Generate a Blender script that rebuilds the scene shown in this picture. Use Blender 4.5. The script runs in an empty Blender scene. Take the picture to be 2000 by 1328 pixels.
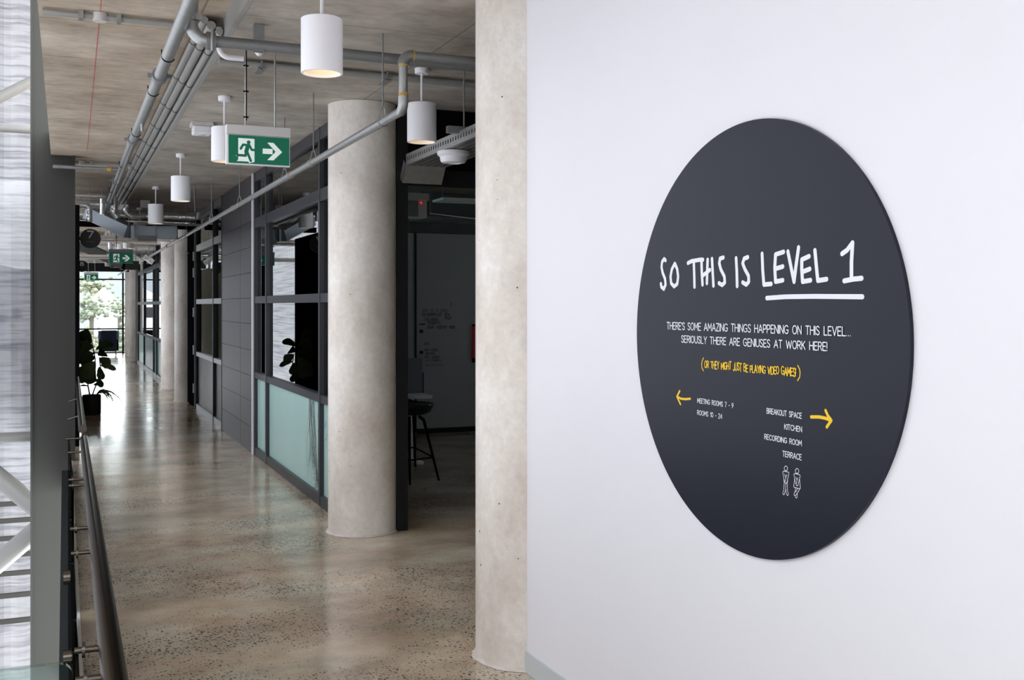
import bpy, bmesh, math, random
from mathutils import Vector, Matrix
random.seed(7)
SC = bpy.context.scene
COL = SC.collection

# ------------------------------------------------------------------ camera
cam = bpy.data.cameras.new('camera')
camo = bpy.data.objects.new('camera', cam)
COL.objects.link(camo)
camo.location = (0, 0, 1.55)
camo.rotation_euler = (math.pi/2, 0, -math.atan2(875, 2060))
cam.sensor_width = 36.0
cam.lens = 36.0*2060/2000
cam.shift_y = -67/2000
cam.clip_start = 0.05
cam.clip_end = 500
SC.camera = camo
# ------------------------------------------------------------------ sky, sun, exposure
w = bpy.data.worlds.new('overcast_sky')
SC.world = w
w.use_nodes = True
bgn = w.node_tree.nodes['Background']
bgn.inputs['Color'].default_value = (0.92, 0.96, 1.0, 1)
bgn.inputs['Strength'].default_value = 9.0
SC.view_settings.view_transform = 'Standard'
SC.view_settings.look = 'None'
SC.view_settings.gamma = 1.0
SC.view_settings.exposure = 0.08
SC.view_settings.use_curve_mapping = False
try:
    SC.cycles.max_bounces = 10
    SC.cycles.diffuse_bounces = 5
    SC.cycles.transparent_max_bounces = 24
    SC.cycles.use_denoising = True
    SC.cycles.sample_clamp_indirect = 6
except Exception:
    pass

# ------------------------------------------------------------------ materials
def new_mat(name):
    m = bpy.data.materials.new(name)
    m.use_nodes = True
    return m, m.node_tree.nodes, m.node_tree.links, m.node_tree.nodes['Principled BSDF']

def plain(name, col, rough=0.5, metal=0.0, noise=0.0, nscale=20, bump=0.0, spec=0.5, emit=None, es=0, coat=0.0):
    m, N, L, b = new_mat(name)
    b.inputs['Base Color'].default_value = (*col, 1)
    b.inputs['Roughness'].default_value = rough
    b.inputs['Metallic'].default_value = metal
    b.inputs['Specular IOR Level'].default_value = spec
    b.inputs['Coat Weight'].default_value = coat
    if emit:
        b.inputs['Emission Color'].default_value = (*emit, 1)
        b.inputs['Emission Strength'].default_value = es
    if noise or bump:
        tc = N.new('ShaderNodeTexCoord')
        nz = N.new('ShaderNodeTexNoise')
        nz.inputs['Scale'].default_value = nscale
        nz.inputs['Detail'].default_value = 5
        L.new(tc.outputs['Object'], nz.inputs['Vector'])
        if noise:
            mx = N.new('ShaderNodeMixRGB')
            mx.inputs['Color1'].default_value = (*[c*(1-noise) for c in col], 1)
            mx.inputs['Color2'].default_value = (*[min(1, c*(1+noise)) for c in col], 1)
            L.new(nz.outputs['Fac'], mx.inputs['Fac'])
            L.new(mx.outputs['Color'], b.inputs['Base Color'])
        if bump:
            bp = N.new('ShaderNodeBump')
            bp.inputs['Strength'].default_value = bump
            bp.inputs['Distance'].default_value = 0.02
            L.new(nz.outputs['Fac'], bp.inputs['Height'])
            L.new(bp.outputs['Normal'], b.inputs['Normal'])
    return m

def ramp(N, L, src, stops):
    r = N.new('ShaderNodeValToRGB')
    e = r.color_ramp.elements
    e[0].position, e[0].color = stops[0][0], (*stops[0][1], 1)
    e[1].position, e[1].color = stops[-1][0], (*stops[-1][1], 1)
    for p, c in stops[1:-1]:
        x = e.new(p); x.color = (*c, 1)
    L.new(src, r.inputs['Fac'])
    return r.outputs['Color']

def tex(N, L, kind, scale, detail=5, stretch=(1, 1, 1), loc=(0, 0, 0), rough=0.5):
    tc = N.new('ShaderNodeTexCoord')
    mp = N.new('ShaderNodeMapping')
    mp.inputs['Scale'].default_value = stretch
    mp.inputs['Location'].default_value = loc
    L.new(tc.outputs['Object'], mp.inputs['Vector'])
    if kind == 'noise':
        t = N.new('ShaderNodeTexNoise'); t.inputs['Detail'].default_value = detail
        t.inputs['Roughness'].default_value = rough
    else:
        t = N.new('ShaderNodeTexVoronoi')
    t.inputs['Scale'].default_value = scale
    L.new(mp.outputs['Vector'], t.inputs['Vector'])
    return t

def mixc(N, L, mode, fac, a, b):
    m = N.new('ShaderNodeMixRGB'); m.blend_type = mode
    for sock, v in ((m.inputs['Fac'], fac), (m.inputs['Color1'], a), (m.inputs['Color2'], b)):
        if hasattr(v, 'links') or hasattr(v, 'is_linked'): L.new(v, sock)
        elif isinstance(v, tuple): sock.default_value = (*v, 1)
        else: sock.default_value = v
    return m.outputs['Color']

def floor_material():
    m, N, L, b = new_mat('polished_concrete')
    big = tex(N, L, 'noise', 1.5, 8, (0.8, 1.0, 1), rough=0.62)
    base = ramp(N, L, big.outputs['Fac'], [(0.30, (0.27, 0.20, 0.145)), (0.5, (0.50, 0.41, 0.32)), (0.70, (0.70, 0.62, 0.52))])
    tint = tex(N, L, 'noise', 2.3, 4, (0.5, 1, 1), (3, 1, 0))
    tc = ramp(N, L, tint.outputs['Fac'], [(0.35, (1.06, 0.98, 0.90)), (0.65, (0.93, 1.0, 0.98))])
    c = mixc(N, L, 'MULTIPLY', 0.9, base, tc)
    fine = tex(N, L, 'noise', 160, 3)
    fr = ramp(N, L, fine.outputs['Fac'], [(0.35, (0.86, 0.86, 0.86)), (0.65, (1.1, 1.1, 1.1))])
    c = mixc(N, L, 'MULTIPLY', 1.0, c, fr)
    # dark aggregate, more of it in some areas
    vo = tex(N, L, 'vor', 58, 0)
    vo2 = tex(N, L, 'vor', 105, 0, loc=(5, 2, 0))
    patch = tex(N, L, 'noise', 1.3, 4, (0.6, 1, 1), (9, 4, 0))
    for v, lo, hi in ((vo, 0.14, 0.58), (vo2, 0.12, 0.54)):
        th = N.new('ShaderNodeMapRange')
        th.inputs['From Min'].default_value = 0.33; th.inputs['From Max'].default_value = 0.62
        th.inputs['To Min'].default_value = lo; th.inputs['To Max'].default_value = hi
        L.new(patch.outputs['Fac'], th.inputs['Value'])
        # per stone random size
        sep = N.new('ShaderNodeSeparateColor'); L.new(v.outputs['Color'], sep.inputs['Color'])
        mu = N.new('ShaderNodeMath'); mu.operation = 'MULTIPLY'
        L.new(th.outputs['Result'], mu.inputs[0]); L.new(sep.outputs['Red'], mu.inputs[1])
        lt = N.new('ShaderNodeMath'); lt.operation = 'LESS_THAN'
        L.new(v.outputs['Distance'], lt.inputs[0]); L.new(mu.outputs[0], lt.inputs[1])
        f = N.new('ShaderNodeMath'); f.operation = 'MULTIPLY'; f.inputs[1].default_value = 0.82
        L.new(lt.outputs[0], f.inputs[0])
        c = mixc(N, L, 'MIX', f.outputs[0], c, (0.035, 0.037, 0.035))
    L.new(c, b.inputs['Base Color'])
    rr = N.new('ShaderNodeMapRange')
    rr.inputs['To Min'].default_value = 0.08; rr.inputs['To Max'].default_value = 0.26
    L.new(tint.outputs['Fac'], rr.inputs['Value'])
    L.new(rr.outputs['Result'], b.inputs['Roughness'])
    b.inputs['Specular IOR Level'].default_value = 0.75
    wv = tex(N, L, 'noise', 9, 3)
    bp = N.new('ShaderNodeBump'); bp.inputs['Strength'].default_value = 0.05; bp.inputs['Distance'].default_value = 0.01
    L.new(wv.outputs['Fac'], bp.inputs['Height']); L.new(bp.outputs['Normal'], b.inputs['Normal'])
    return m

def ceiling_material(name, c1, c2, c3):
    m, N, L, b = new_mat(name)
    n1 = tex(N, L, 'noise', 1.6, 7, (1, 1, 1), rough=0.62)
    base = ramp(N, L, n1.outputs['Fac'], [(0.3, c1), (0.5, c2), (0.7, c3)])
    n2 = tex(N, L, 'noise', 7, 6, (1, 1.7, 1), (4, 0, 0), rough=0.65)
    st = ramp(N, L, n2.outputs['Fac'], [(0.3, (0.72, 0.72, 0.74)), (0.55, (1.0, 0.99, 0.97)), (0.75, (1.15, 1.14, 1.12))])
    c = mixc(N, L, 'MULTIPLY', 1.0, base, st)
    # formwork joints every 1.2 x 2.4 m
    br = N.new('ShaderNodeTexBrick')
    tc = N.new('ShaderNodeTexCoord'); mpp = N.new('ShaderNodeMapping'); mpp.inputs['Location'].default_value = (0.55, 0.3, 0)
    L.new(tc.outputs['Object'], mpp.inputs['Vector']); L.new(mpp.outputs['Vector'], br.inputs['Vector'])
    br.offset = 0.0
    br.inputs['Scale'].default_value = 1.0
    br.inputs['Mortar Size'].default_value = 0.006
    br.inputs['Brick Width'].default_value = 1.2
    br.inputs['Row Height'].default_value = 0.9
    br.inputs['Color1'].default_value = (1, 1, 1, 1); br.inputs['Color2'].default_value = (0.93, 0.92, 0.9, 1)
    br.inputs['Mortar'].default_value = (0.55, 0.53, 0.5, 1)
    c = mixc(N, L, 'MULTIPLY', 0.9, c, br.outputs['Color'])
    L.new(c, b.inputs['Base Color'])
    b.inputs['Roughness'].default_value = 0.6
    bp = N.new('ShaderNodeBump'); bp.inputs['Strength'].default_value = 0.15; bp.inputs['Distance'].default_value = 0.01
    L.new(n2.outputs['Fac'], bp.inputs['Height']); L.new(bp.outputs['Normal'], b.inputs['Normal'])
    return m

def column_material():
    m, N, L, b = new_mat('offform_column_concrete')
    n1 = tex(N, L, 'noise', 3.0, 6, (1, 1, 0.6), rough=0.6)
    base = ramp(N, L, n1.outputs['Fac'], [(0.3, (0.60, 0.53, 0.46)), (0.52, (0.77, 0.71, 0.645)), (0.72, (0.88, 0.845, 0.80))])
    n2 = tex(N, L, 'noise', 30, 5, rough=0.7)
    st = ramp(N, L, n2.outputs['Fac'], [(0.3, (0.90, 0.90, 0.90)), (0.7, (1.06, 1.06, 1.06))])
    c = mixc(N, L, 'MULTIPLY', 1.0, base, st)
    vo = tex(N, L, 'vor', 17, 0)
    sep = N.new('ShaderNodeSeparateColor'); L.new(vo.outputs['Color'], sep.inputs['Color'])
    mu = N.new('ShaderNodeMath'); mu.operation = 'MULTIPLY'; mu.inputs[1].default_value = 0.085
    L.new(sep.outputs['Red'], mu.inputs[0])
    lt = N.new('ShaderNodeMath'); lt.operation = 'LESS_THAN'
    L.new(vo.outputs['Distance'], lt.inputs[0]); L.new(mu.outputs[0], lt.inputs[1])
    g = N.new('ShaderNodeMath'); g.operation = 'GREATER_THAN'; g.inputs[1].default_value = 0.55
    L.new(sep.outputs['Green'], g.inputs[0])
    f = N.new('ShaderNodeMath'); f.operation = 'MULTIPLY'
    L.new(lt.outputs[0], f.inputs[0]); L.new(g.outputs[0], f.inputs[1])
    c = mixc(N, L, 'MIX', f.outputs[0], c, (0.05, 0.045, 0.04))
    L.new(c, b.inputs['Base Color'])
    b.inputs['Roughness'].default_value = 0.55
    bp = N.new('ShaderNodeBump'); bp.inputs['Strength'].default_value = 0.12; bp.inputs['Distance'].default_value = 0.01
    L.new(n2.outputs['Fac'], bp.inputs['Height']); L.new(bp.outputs['Normal'], b.inputs['Normal'])
    return m

def glass_material(name, tint=(0.80, 0.88, 0.86), refl=1.0, gloss=0.94):
    # thin architectural glass: clear transmission plus real Fresnel reflection
    m = bpy.data.materials.new(name); m.use_nodes = True
    N, L = m.node_tree.nodes, m.node_tree.links
    N.clear()
    out = N.new('ShaderNodeOutputMaterial')
    tr = N.new('ShaderNodeBsdfTransparent'); tr.inputs['Color'].default_value = (*tint, 1)
    gl = N.new('ShaderNodeBsdfGlossy'); gl.inputs['Roughness'].default_value = 0.0
    gl.inputs['Color'].default_value = (gloss*.98, gloss, gloss*.99, 1)
    fr = N.new('ShaderNodeFresnel'); fr.inputs['IOR'].default_value = 1.45 + 0.35*refl
    mx = N.new('ShaderNodeMixShader')
    L.new(fr.outputs['Fac'], mx.inputs['Fac']); L.new(tr.outputs[0], mx.inputs[1]); L.new(gl.outputs[0], mx.inputs[2])
    L.new(mx.outputs[0], out.inputs['Surface'])
    return m

def facade_material():
    m = bpy.data.materials.new('white_facade_mesh'); m.use_nodes = True
    N, L = m.node_tree.nodes, m.node_tree.links
    N.clear()
    out = N.new('ShaderNodeOutputMaterial')
    tc = N.new('ShaderNodeTexCoord')
    mp = N.new('ShaderNodeMapping'); mp.inputs['Scale'].default_value = (1, 0.25, 14)
    L.new(tc.outputs['Object'], mp.inputs['Vector'])
    nz = N.new('ShaderNodeTexNoise'); nz.inputs['Scale'].default_value = 1.6; nz.inputs['Detail'].default_value = 4
    L.new(mp.outputs['Vector'], nz.inputs['Vector'])
    cr = N.new('ShaderNodeValToRGB')
    cr.color_ramp.elements[0].position = 0.32; cr.color_ramp.elements[0].color = (0.15, 0.15, 0.168, 1)
    cr.color_ramp.elements[1].position = 0.55; cr.color_ramp.elements[1].color = (0.27, 0.27, 0.283, 1)
    L.new(nz.outputs['Fac'], cr.inputs['Fac'])
    tr = N.new('ShaderNodeBsdfTransparent')
    tl = N.new('ShaderNodeBsdfTranslucent'); L.new(cr.outputs['Color'], tl.inputs['Color'])
    df = N.new('ShaderNodeBsdfDiffuse'); L.new(cr.outputs['Color'], df.inputs['Color'])
    m1 = N.new('ShaderNodeMixShader'); m1.inputs['Fac'].default_value = 0.35
    L.new(tl.outputs[0], m1.inputs[1]); L.new(df.outputs[0], m1.inputs[2])
    m2 = N.new('ShaderNodeMixShader'); m2.inputs['Fac'].default_value = 0.03
    L.new(m1.outputs[0], m2.inputs[1]); L.new(tr.outputs[0], m2.inputs[2])
    L.new(m2.outputs[0], out.inputs['Surface'])
    return m

M = {}
M['floor'] = floor_material()
M['ceil'] = ceiling_material('offform_ceiling_concrete', (0.24, 0.205, 0.17), (0.40, 0.355, 0.305), (0.56, 0.515, 0.455))
M['ceil2'] = ceiling_material('birch_ply_formed_ceiling', (0.34, 0.265, 0.195), (0.50, 0.41, 0.32), (0.66, 0.57, 0.475))
M['column'] = column_material()
M['wallpaint'] = plain('white_wall_paint', (0.80, 0.79, 0.83), 0.55, noise=0.01, nscale=3)
M['skirting'] = plain('pale_grey_skirting', (0.56, 0.59, 0.60), 0.5)
M['signblack'] = plain('satin_charcoal_sign', (0.0135, 0.0155, 0.026), 0.36, spec=0.2, noise=0.03, nscale=4)
M['signedge'] = plain('dark_sign_edge', (0.02, 0.02, 0.03), 0.4)
M['lettering'] = plain('pale_sign_lettering', (0.82, 0.83, 0.90), 0.6)
M['yellow'] = plain('yellow_sign_lettering', (0.90, 0.56, 0.012), 0.6)
M['frame'] = plain('charcoal_frame', (0.032, 0.032, 0.041), 0.35, spec=0.45)
M['framelight'] = plain('aluminium_frame', (0.42, 0.43, 0.42), 0.35, metal=0.7)
M['frameblack'] = plain('black_frame', (0.009, 0.009, 0.011), 0.5, spec=0.25)
M['cladding'] = plain('charcoal_tile', (0.050, 0.046, 0.052), 0.36, noise=0.12, nscale=5)
M['glass'] = glass_material('tinted_partition_glass', (0.62, 0.72, 0.70), 1.3)
M['clearglass'] = glass_material('clear_window_glass', (0.97, 0.99, 0.98), 0.0)
M['balglass'] = glass_material('smoky_green_glass', (0.72, 0.80, 0.77), 0.2)
M['edgeglass'] = glass_material('dark_edged_glass', (0.15, 0.19, 0.185), 0.2, 0.3)
M['frost'] = plain('teal_frosted_glass', (0.40, 0.60, 0.56), 0.30, noise=0.10, nscale=2.5, spec=0.5)
M['frostgrey'] = plain('grey_frosted_glass', (0.22, 0.26, 0.25), 0.25, noise=0.15, nscale=2.5)
M['artline'] = plain('sepia_line_print', (0.06, 0.045, 0.04), 0.7)
M['artgrey'] = plain('grey_line_print', (0.16, 0.17, 0.165), 0.7)
M['steelpost'] = plain('grey_painted_steel', (0.027, 0.027, 0.023), 0.5, spec=0.25)
M['whitetube'] = plain('white_painted_steel', (0.17, 0.166, 0.157), 0.35)
M['stainless'] = plain('brushed_stainless', (0.11, 0.095, 0.083), 0.24, metal=1.0)
M['stainless'].node_tree.nodes['Principled BSDF'].inputs['Specular Tint'].default_value = (0.32, 0.31, 0.30, 1)
M['galv'] = plain('galvanised_pipe', (0.36, 0.37, 0.365), 0.38, metal=0.75, noise=0.18, nscale=25, bump=0.05)
M['galvdark'] = plain('dull_zinc_pipe', (0.22, 0.225, 0.23), 0.5, metal=0.5, noise=0.15, nscale=20)
M['conduit'] = plain('grey_plastic_conduit', (0.30, 0.295, 0.28), 0.4)
M['tape'] = plain('yellow_thread_tape', (0.45, 0.28, 0.06), 0.7)
M['foil'] = plain('foil_pipe_lagging', (0.95, 0.94, 0.92), 0.16, metal=0.7, noise=0.1, nscale=11, bump=0.8)
M['ductsteel'] = plain('blue_grey_duct_steel', (0.42, 0.47, 0.52), 0.4, metal=0.15, noise=0.1, nscale=4)
M['fitwhite'] = plain('white_powder_coat', (0.78, 0.77, 0.80), 0.38)
M['fitgrey'] = plain('pale_grey_plastic', (0.55, 0.53, 0.52), 0.45)
M['lamp'] = plain('warm_lamp_lens', (0.9, 0.85, 0.7), 0.4, emit=(1.0, 0.82, 0.55), es=3.0)
M['reflector'] = plain('warm_lamp_reflector', (0.85, 0.75, 0.58), 0.3)
M['exitgreen'] = plain('lit_green_exit_panel', (0.004, 0.10, 0.055), 0.3, spec=0.3, emit=(0.001, 0.11, 0.058), es=0.38)
M['exitwhite'] = plain('lit_white_exit_symbol', (0.5, 0.55, 0.53), 0.4, emit=(0.62, 0.68, 0.65), es=0.5)
M['black'] = plain('matt_black', (0.005, 0.005, 0.006), 0.9, spec=0.0)
M['softblack'] = plain('black_plastic', (0.016, 0.016, 0.017), 0.35)
M['steeldark'] = plain('dark_edge_steel', (0.008, 0.010, 0.011), 0.6, spec=0.15)
M['slabedge'] = plain('white_slab_edge', (0.72, 0.72, 0.70), 0.5)
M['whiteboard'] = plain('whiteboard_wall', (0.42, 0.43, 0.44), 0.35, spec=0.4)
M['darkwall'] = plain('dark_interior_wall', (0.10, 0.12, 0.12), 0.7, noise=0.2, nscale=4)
M['ink'] = plain('faded_board_ink', (0.07, 0.07, 0.11), 0.6)
M['inktan'] = plain('faded_tan_ink', (0.22, 0.19, 0.15), 0.6)
M['deskwhite'] = plain('white_desk', (0.88, 0.88, 0.90), 0.35)
M['felt'] = plain('grey_felt', (0.22, 0.21, 0.25), 0.9, noise=0.25, nscale=60)
M['wood'] = plain('brown_wood', (0.20, 0.12, 0.08), 0.5, noise=0.2, nscale=8)
M['red'] = plain('red_cover', (0.62, 0.03, 0.05), 0.5)
M['curtain'] = plain('cream_curtain', (0.62, 0.60, 0.55), 0.9)
M['leaf'] = plain('dark_green_leaf', (0.040, 0.080, 0.020), 0.4, noise=0.3, nscale=10)
M['stem'] = plain('brown_stem', (0.04, 0.032, 0.02), 0.7)
M['soil'] = plain('dark_soil', (0.02, 0.015, 0.01), 0.9)
M['pot'] = plain('black_pot', (0.012, 0.012, 0.012), 0.6)
M['navy'] = plain('navy_upholstery', (0.010, 0.016, 0.038), 0.85, noise=0.15, nscale=40)
M['blue'] = plain('blue_upholstery', (0.12, 0.22, 0.55), 0.85)
M['tree'] = plain('pale_tree_foliage', (0.125, 0.142, 0.098), 0.9, noise=0.4, nscale=0.5)
M['treeyel'] = plain('olive_tree_foliage', (0.145, 0.150, 0.10), 0.9, noise=0.4, nscale=0.6)
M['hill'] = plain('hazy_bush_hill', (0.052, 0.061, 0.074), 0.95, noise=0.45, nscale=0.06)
M['ground'] = plain('pale_ground', (0.10, 0.11, 0.085), 0.95, noise=0.3, nscale=0.2)
M['house'] = plain('white_house_wall', (0.45, 0.45, 0.45), 0.8)
M['roof'] = plain('pale_roof', (0.33, 0.31, 0.31), 0.8)
M['facade'] = facade_material()
M['plaster'] = plain('grey_plaster', (0.4, 0.4, 0.4), 0.8)
M['dust'] = plain('pale_grout', (0.60, 0.54, 0.50), 0.8, noise=0.3, nscale=40)

# ------------------------------------------------------------------ mesh helpers
def fin(bm, name, mat, parent=None, smooth=False, bevel=0, autosmooth=True):
    bmesh.ops.recalc_face_normals(bm, faces=bm.faces)
    me = bpy.data.meshes.new(name)
    bm.to_mesh(me); bm.free()
    me.materials.append(mat)
    if smooth:
        for p in me.polygons: p.use_smooth = True
    o = bpy.data.objects.new(name, me)
    COL.objects.link(o)
    if parent is not None: o.parent = parent
    if smooth and autosmooth:
        mod = o.modifiers.new('edge', 'EDGE_SPLIT'); mod.split_angle = math.radians(40)
    if bevel:
        md = o.modifiers.new('bev', 'BEVEL'); md.width = bevel; md.segments = 2; md.limit_method = 'ANGLE'
    return o

def box(bm, x0, x1, y0, y1, z0, z1, mtx=None):
    vs = [bm.verts.new(Vector((x, y, z))) for x in (x0, x1) for y in (y0, y1) for z in (z0, z1)]
    if mtx is not None:
        for v in vs: v.co = mtx @ v.co
    for f in ((0, 1, 3, 2), (4, 6, 7, 5), (0, 4, 5, 1), (2, 3, 7, 6), (0, 2, 6, 4), (1, 5, 7, 3)):
        bm.faces.new([vs[i] for i in f])
    return bm

def BX(name, mat, x0, x1, y0, y1, z0, z1, parent=None, bevel=0, mtx=None):
    bm = bmesh.new(); box(bm, x0, x1, y0, y1, z0, z1, mtx)
    return fin(bm, name, mat, parent, bevel=bevel)

def tube(bm, pts, r, seg=12, caps=True):
    pts = [Vector(p) for p in pts]
    rs = r if isinstance(r, (list, tuple)) else [r]*len(pts)
    rings = []
    up = None
    for i, p in enumerate(pts):
        if i == 0: t = pts[1]-pts[0]
        elif i == len(pts)-1: t = pts[-1]-pts[-2]
        else: t = (pts[i]-pts[i-1]).normalized()+(pts[i+1]-pts[i]).normalized()
        t.normalize()
        if up is None:
            up = Vector((0, 0, 1)) if abs(t.z) < 0.9 else Vector((1, 0, 0))
        a = t.cross(up)
        if a.length < 1e-4: a = t.cross(Vector((0, 1, 0)))
        a.normalize(); b = a.cross(t).normalized()
        up = b
        rings.append([bm.verts.new(p+a*math.cos(2*math.pi*k/seg)*rs[i]+b*math.sin(2*math.pi*k/seg)*rs[i]) for k in range(seg)])
    for i in range(len(rings)-1):
        for k in range(seg):
            bm.faces.new((rings[i][k], rings[i][(k+1) % seg], rings[i+1][(k+1) % seg], rings[i+1][k]))
    if caps:
        bm.faces.new(rings[0][::-1]); bm.faces.new(rings[-1])
    return bm

def TB(name, mat, pts, r, parent=None, seg=14):
    bm = bmesh.new(); tube(bm, pts, r, seg)
    return fin(bm, name, mat, parent, smooth=True)

def arc(c, a0, a1, r, ax1, ax2, n=8):
    c = Vector(c); ax1 = Vector(ax1); ax2 = Vector(ax2)
    return [c+ax1*math.cos(a0+(a1-a0)*i/n)*r+ax2*math.sin(a0+(a1-a0)*i/n)*r for i in range(n+1)]

def lathe(bm, prof, c=(0, 0, 0), seg=32):
    rings = []
    for (r, z) in prof:
        if r < 1e-6:
            rings.append([bm.verts.new((c[0], c[1], c[2]+z))])
        else:
            rings.append([bm.verts.new((c[0]+r*math.cos(2*math.pi*k/seg), c[1]+r*math.sin(2*math.pi*k/seg), c[2]+z)) for k in range(seg)])
    for a, b in zip(rings, rings[1:]):
        for k in range(seg):
            k2 = (k+1) % seg
            if len(a) == 1 and len(b) == 1: continue
            if len(a) == 1: bm.faces.new((a[0], b[k2], b[k]))
            elif len(b) == 1: bm.faces.new((a[k], a[k2], b[0]))
            else: bm.faces.new((a[k], a[k2], b[k2], b[k]))
    return bm

def LT(name, mat, prof, c=(0, 0, 0), parent=None, seg=32):
    bm = bmesh.new(); lathe(bm, prof, c, seg)
    return fin(bm, name, mat, parent, smooth=True)

def thing(name, label, cat, loc=(0, 0, 0), rz=0, group=None):
    o = bpy.data.objects.new(name, None); COL.objects.link(o)
    o.empty_display_size = 0.1
    o.location = loc; o.rotation_euler = (0, 0, rz)
    o['label'] = label; o['category'] = cat
    if group: o['group'] = group
    return o

def tag(o, label, cat, group=None):
    o['label'] = label; o['category'] = cat
    if group: o['group'] = group
    return o

def struct(o, label=None, cat='structure'):
    o['kind'] = 'structure'
    if label: o['label'] = label
    o['category'] = cat
    return o

def sthing(name, label, cat='structure', loc=(0, 0, 0)):
    o = bpy.data.objects.new(name, None); COL.objects.link(o); o.location = loc
    return struct(o, label, cat)

ORD = ['first', 'second', 'third', 'fourth', 'fifth', 'sixth', 'seventh', 'eighth', 'ninth']
def kids(o): return [c for c in COL.objects if c.parent == o]

def dup(root, loc=None, rz=None, label=None, group=None):
    def cp(o, par):
        c = o.copy(); COL.objects.link(c)
        if par is not None: c.parent = par
        for ch in kids(o): cp(ch, c)
        return c
    r = cp(root, None)
    if loc is not None: r.location = loc
    if rz is not None: r.rotation_euler = (0, 0, rz)
    if label: r['label'] = label
    if group: r['group'] = group
    return r

def strokes_mesh(bm, lines, width, place, k=8, off=0.0):
    """flat ribbons with round ends; place(a, b, off) -> 3D point"""
    h = width/2; cnt = 0
    for ln in lines:
        for i in range(len(ln)-1):
            ax, ay = ln[i]; bx_, by = ln[i+1]
            dx, dy = bx_-ax, by-ay
            d = math.hypot(dx, dy)
            if d < 1e-9: continue
            nx, ny = -dy/d*h, dx/d*h
            cnt += 1
            bm.faces.new([bm.verts.new(place(*q, off+cnt*4e-6)) for q in ((ax+nx, ay+ny), (ax-nx, ay-ny), (bx_-nx, by-ny), (bx_+nx, by+ny))])
        for (ax, ay) in ln:
            cnt += 1
            bm.faces.new([bm.verts.new(place(ax+h*math.cos(2*math.pi*j/k), ay+h*math.sin(2*math.pi*j/k), off+cnt*4e-6)) for j in range(k)])
    return bm

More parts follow.
